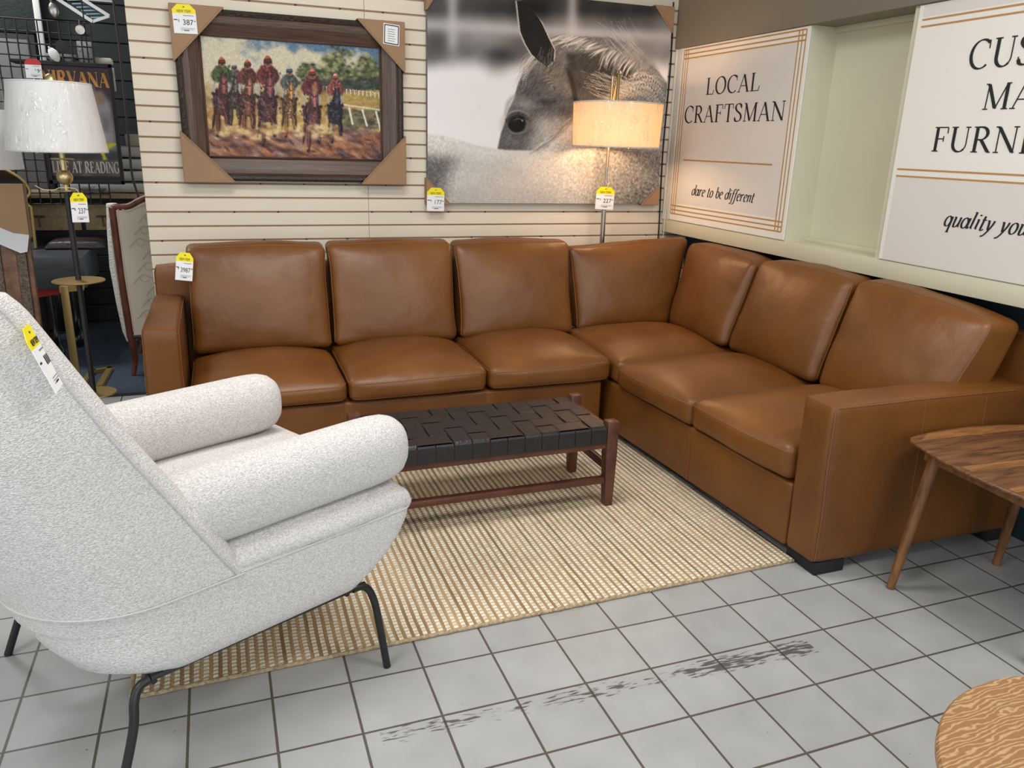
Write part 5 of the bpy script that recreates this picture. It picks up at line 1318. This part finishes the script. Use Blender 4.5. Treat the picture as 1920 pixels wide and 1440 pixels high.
for k, (x, z, r, lab) in enumerate(((-1.455, 1.90, .035, 'round black skimmer hanging in the middle of the wire grid'), (-1.345, 2.0, .026, 'oval silver strainer hanging at the right of the wire grid'))):
    t = thing('skimmer', lab, 'utensil', (x, 3.708, z), 'utensils hanging on the wire grid'); m_ = M['blackmatte'] if k == 0 else M['steel']
    bm = B(); lathe(bm, [(0,-.004),(r,-.002),(r,.002),(0,.004)], 0, 0, 24); bmesh.ops.rotate(bm, verts=bm.verts[:], matrix=Matrix.Rotation(PI/2, 3, 'X')); bmesh.ops.translate(bm, verts=bm.verts[:], vec=(x, 3.708, z)); obj('disc', bm, m_, t)
    bm = B(); tube(bm, [(x, 3.708, z-r), (x+.004, 3.708, z-r-.12)] if k == 0 else [(x, 3.708, z+r), (x, 3.71, z+r+.03)], .004, 8); obj('handle', bm, m_, t)
for x, z, lab in ((-1.52, 1.842, 'left white bowl stacked behind the wire grid'), (-1.44, 1.842, 'right white bowl stacked behind the wire grid')):
    bm = B(); lathe(bm, [(0,z-.02),(.02,z-.02),(.04,z),(.046,z+.02),(.042,z+.02),(.036,z),(0,z-.012)], x, 3.80, 24)
    tagprops(obj('bowl', bm, M['whiteplastic'], None, loc=(x, 3.80, z-.02)), lab, 'bowl', 'white bowls behind the grid')
bm = B(); box(bm, -1.75, -1.22, 3.74, 3.92, 1.80, 1.818, .002); tagprops(obj('display_shelf', bm, M['blackmatte'], None, loc=(-1.5, 3.83, 1.80)), 'narrow black shelf behind the wire grid holding white bowls', 'shelf')
bm = B(); box(bm, -1.385, -1.30, 3.80, 3.83, 1.819, 1.945, .002); tagprops(obj('patterned_plaque', bm, mat('grey_lettered_plaque', rgb(142, 140, 136), .7, var=.45, vscale=70), None, loc=(-1.345, 3.82, 1.819)), 'small grey patterned plaque standing behind the right part of the grid', 'plaque')
bm = B(); box(bm, -1.32, -1.20, 3.83, 3.90, 1.819, 1.86, .012); tagprops(obj('cream_box', bm, M['sage'], None, loc=(-1.26, 3.86, 1.819)), 'cream rounded box on the shelf just right of the wire grid', 'box')
bm = B(); box(bm, -1.605, -1.57, 3.86, 3.89, 1.8185, 2.7, .003)
tagprops(obj('white_post', bm, M['whiteplastic'], None, loc=(-1.58, 3.9, 0)), 'white upright post on the narrow shelf behind the black wire grid', 'post')
# louvred shutter overhead
t = thing('louvred_shutter', 'blue grey louvred shutter hung overhead behind the poster', 'shutter', (-1.36, 3.98, 2.2))
bm = B()
for a, b_ in (((-1.50, 2.30), (-1.20, 2.12)), ((-1.52, 2.22), (-1.30, 2.08))): tube(bm, [(a[0], 3.97, a[1]), (b_[0], 3.97, b_[1])], .014, 4)
tube(bm, [(-1.30, 3.97, 2.08), (-1.20, 3.97, 2.12)], .012, 4); obj('frame', bm, M['whiteplastic'], t, smooth=False)
bm = B()
for k in range(9): z = 2.10+.018*k; x = -1.31-.03*k*.8; prism(bm, [(x, 3.975, z), (x+.11, 3.975, z+.012), (x+.11, 3.985, z+.022), (x, 3.985, z+.010)], (0, .003, 0))
obj('louvres', bm, M['bluegrey'], t, smooth=False)
bm = B(); box(bm, -1.47, -1.128, 3.56, 3.565, 2.148, 2.30); sg = obj('hanging_sign', bm, M['white'], None, smooth=False, loc=(-1.30, 3.56, 2.148)); tagprops(sg, 'white overhead sign with red stripe cut off by the top edge above poster', 'sign')
bm = B(); box(bm, -1.46, -1.14, 3.558, 3.561, 2.160, 2.18); obj('red_stripe', bm, M['red'], sg, smooth=False)
price_tag('red topped price tag at the upper left corner of the concert poster', (-1.601, 3.5786, 1.759), (1, 0, 0), (.03, 0, 1), .085, .108, '9', m_head='red', head='', group='red topped price tags')
# dark cabinet behind the grid
t = thing('dark_cabinet', 'tall dark cabinet with grey doors behind the left of the wire grid', 'cabinet', (-2.0, 4.46, 0))
bm = B(); box(bm, -2.5, -1.70, 4.35, 4.59, .003, 2.02, .004); obj('body', bm, M['blackmatte'], t)
for a, b_ in ((-2.47, -2.10), (-2.08, -1.74)):
    bm = B(); box(bm, a, b_, 4.335, 4.35, .9, 1.98, .004); obj('door', bm, M['greypane'], t)
bm = B(); box(bm, -2.5, -1.68, 4.34, 4.59, 2.022, 2.45, .004); tagprops(obj('mesh_crate', bm, mat('dark_mesh', rgb(36, 44, 42), .8, var=.6, vscale=40, vstretch=(1,1,3)), None, loc=(-2.0, 4.46, 2.022)), 'dark mesh crate on top of the cabinet at the upper left', 'crate')
# whites on shelf at the back right
for k, (z, lab) in enumerate(((1.022, 'lowest'), (1.10, 'lower middle'), (1.178, 'upper middle'), (1.256, 'topmost'))):
    bm, pl = cushion([[[(-1.62,3.95,z),(-1.62,3.95,z+.07)],[(-1.62,4.25,z),(-1.62,4.25,z+.07)]],[[(-1.0,3.95,z),(-1.0,3.95,z+.07)],[(-1.0,4.25,z),(-1.0,4.25,z+.07)]]], .02, {'j0':.01}, 10, .006, k+70)
    tagprops(obj('folded_linen', bm, M['linen'], None, loc=(-1.3, 4.1, z)), 'pale folded linen, %s in the pile below the poster' % lab, 'linen', 'folded linens in the pile')
bm = B(); box(bm, -1.19, -1.06, 4.0, 4.1, 1.328, 1.405, .004); tagprops(obj('cream_box', bm, M['sage'], None, loc=(-1.12, 4.05, 1.328)), 'small cream box on the linen pile near the slat wall edge', 'box')
bm = B(); lathe(bm, [(.03,1.022),(.05,1.024),(.07,1.045),(.085,1.062),(.08,1.062),(.062,1.045),(.03,1.030)], -1.40, 3.84, 30); tagprops(obj('glass_bowl', bm, M['glassy'], None, loc=(-1.40, 3.84, 1.022)), 'cut glass bowl on the dark dresser below the poster', 'bowl')
# dresser
t = thing('dresser', 'dark dresser with tan drawer fronts and T shaped handles at the back', 'dresser', (-1.45, 4.0, 0))
bm = B(); box(bm, -1.86, -1.05, 3.90, 4.30, .72, 1.0, .004); obj('body', bm, M['blackmatte'], t)
bm = B(); box(bm, -1.88, -1.03, 3.76, 4.32, 1.0, 1.02, .003); obj('top', bm, M['tanfront'], t)
for a, b_ in ((-1.80, -1.50), (-1.475, -1.16)):
    bm = B(); box(bm, a, b_, 3.885, 3.905, .785, .955, .003); d = obj('drawer', bm, M['tanfront'], t)
    xm = a+.06 if a < -1.6 else b_-.21
    bm = B(); tube(bm, [(xm-.035, 3.875, .876), (xm+.035, 3.875, .876)], .006, 8); tube(bm, [(xm, 3.875, .876), (xm+.004, 3.875, .81)], .006, 8); obj('handle', bm, M['bronze'], d)
for x in (-1.83, -1.12):
    for y in (3.93, 4.24):
        bm = B(); box(bm, x, x+.04, y, y+.04, .003, .72, .003); obj('leg', bm, M['blackmatte'], t)
# black console table with claw feet, charcoal box on it
t = thing('console_table', 'low charcoal console table on black claw foot pedestal behind the gold lamp tray', 'console table', (-1.6, 3.5, 0))
bm = B(); box(bm, -2.2, -1.432, 3.3, 3.9, .50, .69, .004); obj('body', bm, M['charcoal'], t)
for px, py in ((-1.665, 3.47), (-1.60, 3.85)):
    bm = B(); tube(bm, smooth_path([(px, py+.08, .505), (px, py+.08, .3), (px-.005, py+.05, .17), (px, py, .09), (px-.004, py-.02, .035)], 5), [.03+.012*math.sin(k*.45) for k in range(21)], 12)
    bmesh.ops.create_uvsphere(bm, u_segments=16, v_segments=10, radius=.044, matrix=Matrix.Translation((px-.004, py-.012, .046)))
    obj('claw_leg', bm, M['blackgloss'], t)
bm, pl = cushion([[[(-1.70,3.62,.692),(-1.66,3.64,.742)],[(-1.70,3.88,.692),(-1.66,3.86,.742)]],[[(-1.34,3.62,.692),(-1.36,3.64,.742)],[(-1.34,3.88,.692),(-1.36,3.86,.742)]]], .018, {'k1':.016}, 14, .002, 81)
tagprops(obj('tufted_cushion', bm, mat('dark_tufted_leather', rgb(52, 46, 44), .4, var=.3, vscale=30, bump=.6, bscale=30), None, loc=(-1.52, 3.75, .692)), 'dark tufted flat cushion on top of the charcoal console', 'cushion')
bm = B(); prism(bm, [(-1.745, 3.42, .497), (-1.595, 3.42, .490), (-1.60, 3.42, .446), (-1.725, 3.42, .428)], (0, .004, 0)); tagprops(obj('red_flyer', bm, M['red'], None, loc=(-1.67, 3.42, .43)), 'red printed flyer hanging under the charcoal console', 'flyer')
t = thing('wooden_easel', 'small brown wooden easel frame on the blue carpet at far left', 'easel', (-1.85, 4.0, 0))
for a, b_, c_, d_ in ((-1.86, -1.835, .004, .38), (-1.80, -1.775, .004, .38), (-1.86, -1.775, .08, .10), (-1.86, -1.775, .25, .27), (-1.86, -1.775, .36, .385)):
    bm = B(); box(bm, a, b_, 3.99, 4.01, c_, d_, .002); obj('bar', bm, M['walnutleg'], t)
# gold frame mirror
t = thing('ogee_mirror', 'mirror with scalloped thin gold frame standing on the charcoal console behind leaning picture', 'mirror', (-1.92, 3.67, .692))
mp = [(-2.11,.694),(-2.11,.951),(-2.07,.99),(-2.105,1.036),(-2.10,1.074),(-2.06,1.12),(-1.97,1.145),(-1.915,1.19),(-1.86,1.185),(-1.80,1.15),(-1.755,1.11),(-1.730,1.06),(-1.733,1.03),(-1.766,.988),(-1.735,.951),(-1.742,.694)]
bm = B(); prism(bm, [(x, 3.67, z) for x, z in mp], (0, .015, 0)); obj('glass', bm, M['mirror'], t, smooth=False)
bm = B(); tube(bm, [V((-2.11, 3.665, .70))]+smooth_path([(x, 3.665, z) for x, z in mp[1:15]], 5)+[V((-1.742, 3.665, .70))], .009, 8); obj('gold_frame', bm, M['brassdull'], t)
bm = B(); box(bm, -2.11, -1.742, 3.662, 3.672, .862, .870); obj('cross_bar', bm, M['bronze'], t)
# leaning ornate picture frame with cardboard corner
t = thing('leaning_picture_frame', 'ornate bronze picture frame with cardboard corner leaning at the left edge', 'picture frame', (-1.75, 2.3, 0))
def lean(x, z, d=0): return V((x-.0, 2.18+.10*(z/1.2)-d, z))
PX0, PX1, PZ0, PZ1 = -2.25, -1.487, .004, 1.17
bm = B()
def fr(bm, a0, a1, d0, d1, side):
    pass
for nm, a, b_, dep, m_ in (('outer_edge', 0, .022, .035, M['bronze']), ('beaded_band', .022, .062, .045, M['bronzebead']), ('wood_band', .062, .125, .035, M['bronze']), ('inner_bead', .125, .15, .042, M['bronzebead'])):
    bm = B()
    hexa(bm, [[[lean(PX1-b_, PZ0), lean(PX1-b_, PZ1-a)], [lean(PX1-b_, PZ0, dep), lean(PX1-b_, PZ1-a, dep)]], [[lean(PX1-a, PZ0), lean(PX1-a, PZ1-a)], [lean(PX1-a, PZ0, dep), lean(PX1-a, PZ1-a, dep)]]], .004)
    hexa(bm, [[[lean(PX0, PZ1-b_), lean(PX0, PZ1-a)], [lean(PX0, PZ1-b_, dep), lean(PX0, PZ1-a, dep)]], [[lean(PX1-a, PZ1-b_), lean(PX1-a, PZ1-a)], [lean(PX1-a, PZ1-b_, dep), lean(PX1-a, PZ1-a, dep)]]], .004)
    obj(nm, bm, m_, t)
bm = B(); hexa(bm, [[[lean(PX0, PZ0), lean(PX0, PZ1-.14)], [lean(PX0, PZ0, .012), lean(PX0, PZ1-.14, .012)]], [[lean(PX1-.14, PZ0), lean(PX1-.14, PZ1-.14)], [lean(PX1-.14, PZ0, .012), lean(PX1-.14, PZ1-.14, .012)]]]); obj('picture_panel', bm, M['greypane'], t, smooth=False)
bm = B(); d = .052
prism(bm, [lean(PX1+.006, PZ1+.006, d), lean(PX1+.006, .93, d), lean(PX1-.03, .905, d), lean(PX1-.42, 1.14, d), lean(PX1-.42, PZ1+.006, d)], (0, .003, 0))
prism(bm, [lean(PX1+.006, PZ1+.006, d), lean(PX1+.006, .93, d), lean(PX1+.006, .93, -.004), lean(PX1+.006, PZ1+.006, -.004)], (-.003, 0, 0))
obj('corner_protector', bm, M['kraft'], t, smooth=False)
bm = B(); prism(bm, [lean(PX1+.004, .945, d+.003), lean(PX1-.012, .868, d+.003), lean(PX1-.04, .862, d+.003), lean(PX1-.45, 1.08, d+.003), lean(PX1-.45, 1.15, d+.003), lean(PX1-.06, .955, d+.003)], (0, .003, 0)); obj('plastic_corner', bm, mat('cloudy_plastic', rgb(206, 206, 210), .25, bump=.4, bscale=25), t, smooth=False)
# second white shade at the left edge
t = thing('floor_lamp', 'second white drum shade lamp cropped at the far left behind the plastic wrapped one', 'floor lamp', (-1.72, 2.5, 0), 'floor lamps')
bm = B(); rings = [[V((-1.72+r*math.cos(2*PI*k/48), 2.5+r*math.sin(2*PI*k/48), z)) for k in range(48)] for r, z in ((.196,1.232),(.20,1.23),(.185,1.50),(.181,1.50),(.196,1.232))]; loft(bm, rings, False, False); obj('lamp_shade', bm, M['shade'], t)
bm = B(); lathe(bm, [(0,.003),(.13,.003),(.13,.02),(.012,.03),(.012,1.35),(0,1.35)], -1.72, 2.5, 24); obj('pole', bm, M['black'], t)
# gold C table
t = thing('accent_table', 'slim gold C shaped accent table behind the tray lamp on blue carpet', 'side table', (-1.42, 2.95, 0))
bm = B(); hexa(bm, [[[(-1.485,2.76,.004),(-1.485,2.76,.604)],[(-1.485,2.775,.004),(-1.485,2.775,.604)]],[[(-1.445,2.76,.004),(-1.445,2.76,.604)],[(-1.445,2.775,.004),(-1.445,2.775,.604)]]], .002); obj('leg', bm, M['brassdull'], t)
bm = B(); prism(bm, [(-1.487,2.755,.572),(-1.375,2.80,.572),(-1.385,2.92,.572),(-1.487,2.79,.572)], (0,0,.032)); obj('top_bracket', bm, M['brassdull'], t, smooth=False)
bm = B()
def bar(a, b_, w_=.016):
    a, b_ = V((*a, .004)), V((*b_, .004)); d = (b_-a).normalized(); n = V((-d.y, d.x, 0))*w_; prism(bm, [a-n-d*w_, b_-n+d*w_, b_+n+d*w_, a+n-d*w_], (0, 0, .022))
bar((-1.465, 2.765), (-1.435, 3.13)); bar((-1.435, 3.13), (-1.345, 3.17)); bar((-1.345, 3.17), (-1.36, 2.80))
obj('base', bm, M['brassdull'], t, smooth=False)
# wing chair seen from behind
t = thing('wing_chair', 'ivory embroidered wing chair with carved red wood frame seen from behind beside slat wall', 'armchair', (-1.12, 3.15, 0))
def wc(x, z, d=0): return V((x+.10*(z-.5)*0, 3.0+.10*(1-z)*0+d, z))
bk = [(-1.172,.26),(-1.185,.6),(-1.19,.995),(-1.13,.998),(-1.06,1.03),(-.98,1.055),(-.90,1.06),(-.82,1.055),(-.74,1.03),(-.67,.998),(-.61,.995),(-.615,.6),(-.628,.26)]
bm = B(); prism(bm, [wc(x, z) for x, z in bk], (0, .05, 0)); obj('back_panel', bm, M['ivoryfab'], t, smooth=False)
bm = B(); fr_ = [(-1.192,.24),(-1.203,.6),(-1.208,.96),(-1.203,1.003),(-1.16,1.006),(-1.115,1.014),(-1.06,1.044),(-.98,1.075),(-.90,1.08),(-.82,1.075),(-.74,1.044),(-.68,1.014),(-.64,1.006),(-.597,1.003),(-.592,.96),(-.597,.6),(-.608,.24)]
tube(bm, smooth_path([wc(x, z, .012) for x, z in fr_], 6), .02, 10); tube(bm, [wc(-1.195, .25, .02), wc(-.605, .25, .02)], .02, 10); obj('wood_frame', bm, M['redwood'], t)
bm = B()
rs = random.Random(4)
tube(bm, smooth_path([wc(-1.17, .28, -.002), wc(-1.178, .6, -.002), wc(-1.182, .978, -.002), wc(-1.13, .982, -.002), wc(-1.06, 1.012, -.002), wc(-.98, 1.04, -.002)], 8), .004, 6)
for k in range(9):
    z = .36+k*.07; x = -1.14+.03*(k % 3)
    tube(bm, smooth_path([wc(x, z, -.004), wc(x+.05, z+.05, -.001), wc(x+.11, z+.03, -.001), wc(x+.15, z+.07, -.004)], 6), .004, 5)
    tube(bm, [wc(x+.06+.022*math.cos(a), z+.03+.022*math.sin(a), -.001) for a in np.linspace(0, 6, 14)], .0035, 5)
obj('embroidery', bm, M['embroider'], t)
bm = B(); 
prof = [(-1.262,1.02),(-1.275,.85),(-1.282,.66),(-1.272,.45),(-1.258,.27),(-1.24,.21)]
rings = []
for x, z in prof:
    rings.append([V((x+.045+.03*math.cos(a)+.004*noise.noise(V((x*50, z*40, a))), 3.09+.06*math.sin(a), z)) for a in np.linspace(0, 2*PI, 17)[:-1]])
loft(bm, rings); obj('wing', bm, M['fringe'], t)
bm, pl = cushion([[[(-1.20,3.05,.30),(-1.20,3.05,.46)],[(-1.20,3.6,.30),(-1.20,3.6,.46)]],[[(-.60,3.05,.30),(-.60,3.05,.46)],[(-.60,3.6,.30),(-.60,3.6,.46)]]], .04, {'k1':.03}, 12, .002, 91); obj('seat', bm, M['ivoryfab'], t)
for x, y in ((-1.19, 3.03), (-.63, 3.03), (-1.19, 3.58), (-.63, 3.58)):
    bm = B(); tube(bm, smooth_path([(x, y, .30), (x+.004, y-.012, .2), (x+.006, y+.006, .1), (x-.012, y-.005, .004)], 6), [.026-.014*k/18 for k in range(19)], 10); obj('leg', bm, M['redwood'], t)
# hanging cable at the free end of the slat wall
bm = B(); tube(bm, smooth_path([(-1.11, 3.25, 2.99), (-1.106, 3.25, 2.12), (-1.101, 3.25, 1.844), (-1.105, 3.25, 1.41), (-1.107, 3.25, 1.169), (-1.075, 3.25, .967), (-1.06, 3.26, .55)], 8), .0065, 8)
tagprops(obj('hanging_cable', bm, mat('brown_cable', rgb(62, 54, 50), .6), None, loc=(-1.105, 3.25, 1.41)), 'brown hanging cable just left of the slat wall edge', 'cable')
bm = B(); box(bm, -1.215, -1.19, 3.76, 3.79, 1.66, 1.80, .004); tagprops(obj('white_hanger', bm, M['whiteplastic'], None, loc=(-1.2, 3.77, 1.66)), 'white strip standing at the right edge of the poster', 'strip')

# ================================================================== CAMERA
cam = bpy.data.cameras.new('camera'); co = bpy.data.objects.new('camera', cam); COL.objects.link(co)
R_ = Matrix(((.9377, -.3462, .0298), (-.0753, -.2862, -.9552), (.3392, .8934, -.2944)))
right, down, fwd = [V(R_[i]).normalized() for i in range(3)]
fwd.normalize(); right = (right-fwd*right.dot(fwd)).normalized(); upv = right.cross(fwd)
mw = Matrix.Identity(4)
for i in range(3): mw[i][0] = right[i]; mw[i][1] = upv[i]; mw[i][2] = -fwd[i]; mw[i][3] = (-.65567, -2.02781, 1.41924)[i]
co.matrix_world = mw
cam.sensor_fit = 'HORIZONTAL'; cam.sensor_width = 36; cam.lens = 1461.74*36/1920; cam.clip_start = .05
SC.camera = co

# ================================================================== LIGHT
w = bpy.data.worlds.new('daylight'); SC.world = w; w.use_nodes = True
bg = w.node_tree.nodes['Background']; bg.inputs['Color'].default_value = (.86, .93, 1, 1); bg.inputs['Strength'].default_value = .78
def area(name, loc, target, sx_, sy_, power, col):
    l = bpy.data.lights.new(name, 'AREA'); l.shape = 'RECTANGLE'; l.size = sx_; l.size_y = sy_; l.energy = power; l.color = col
    o = bpy.data.objects.new(name, l); COL.objects.link(o); o.location = loc
    o.rotation_euler = (V(target)-V(loc)).to_track_quat('-Z', 'Y').to_euler(); return o
area('shop_window_daylight', (.6, -4.5, 1.7), (.2, 2, 1.0), 5.0, 2.6, 68, (.88, .94, 1))
area('side_window_daylight', (-5.2, -1.6, 1.7), (0, .5, .8), 3.2, 2.2, 50, (.92, .96, 1))
for x, y in ((-.2, .4), (1.2, -1.6), (-2.2, -1.4)):
    area('ceiling_panel', (x, y, 2.97), (x, y, 0), 1.2, .6, 39, (1, .98, .945))
area('ceiling_panel', (-2.2, 3.4, 2.97), (-2.2, 3.4, 0), 1.0, .5, 42, (.97, .98, 1))
pl_ = bpy.data.lights.new('lamp_bulb_light', 'POINT'); pl_.energy = 15; pl_.color = (1, .64, .36); pl_.shadow_soft_size = .05
po = bpy.data.objects.new('lamp_bulb_light', pl_); COL.objects.link(po); po.location = (1.474, 2.062, 1.515)
SC.view_settings.view_transform = 'Standard'; SC.view_settings.look = 'None'; SC.view_settings.exposure = 0; SC.view_settings.gamma = 1
SC.view_settings.use_curve_mapping = False
SC.cycles.use_denoising = True
SC.cycles.max_bounces = 8
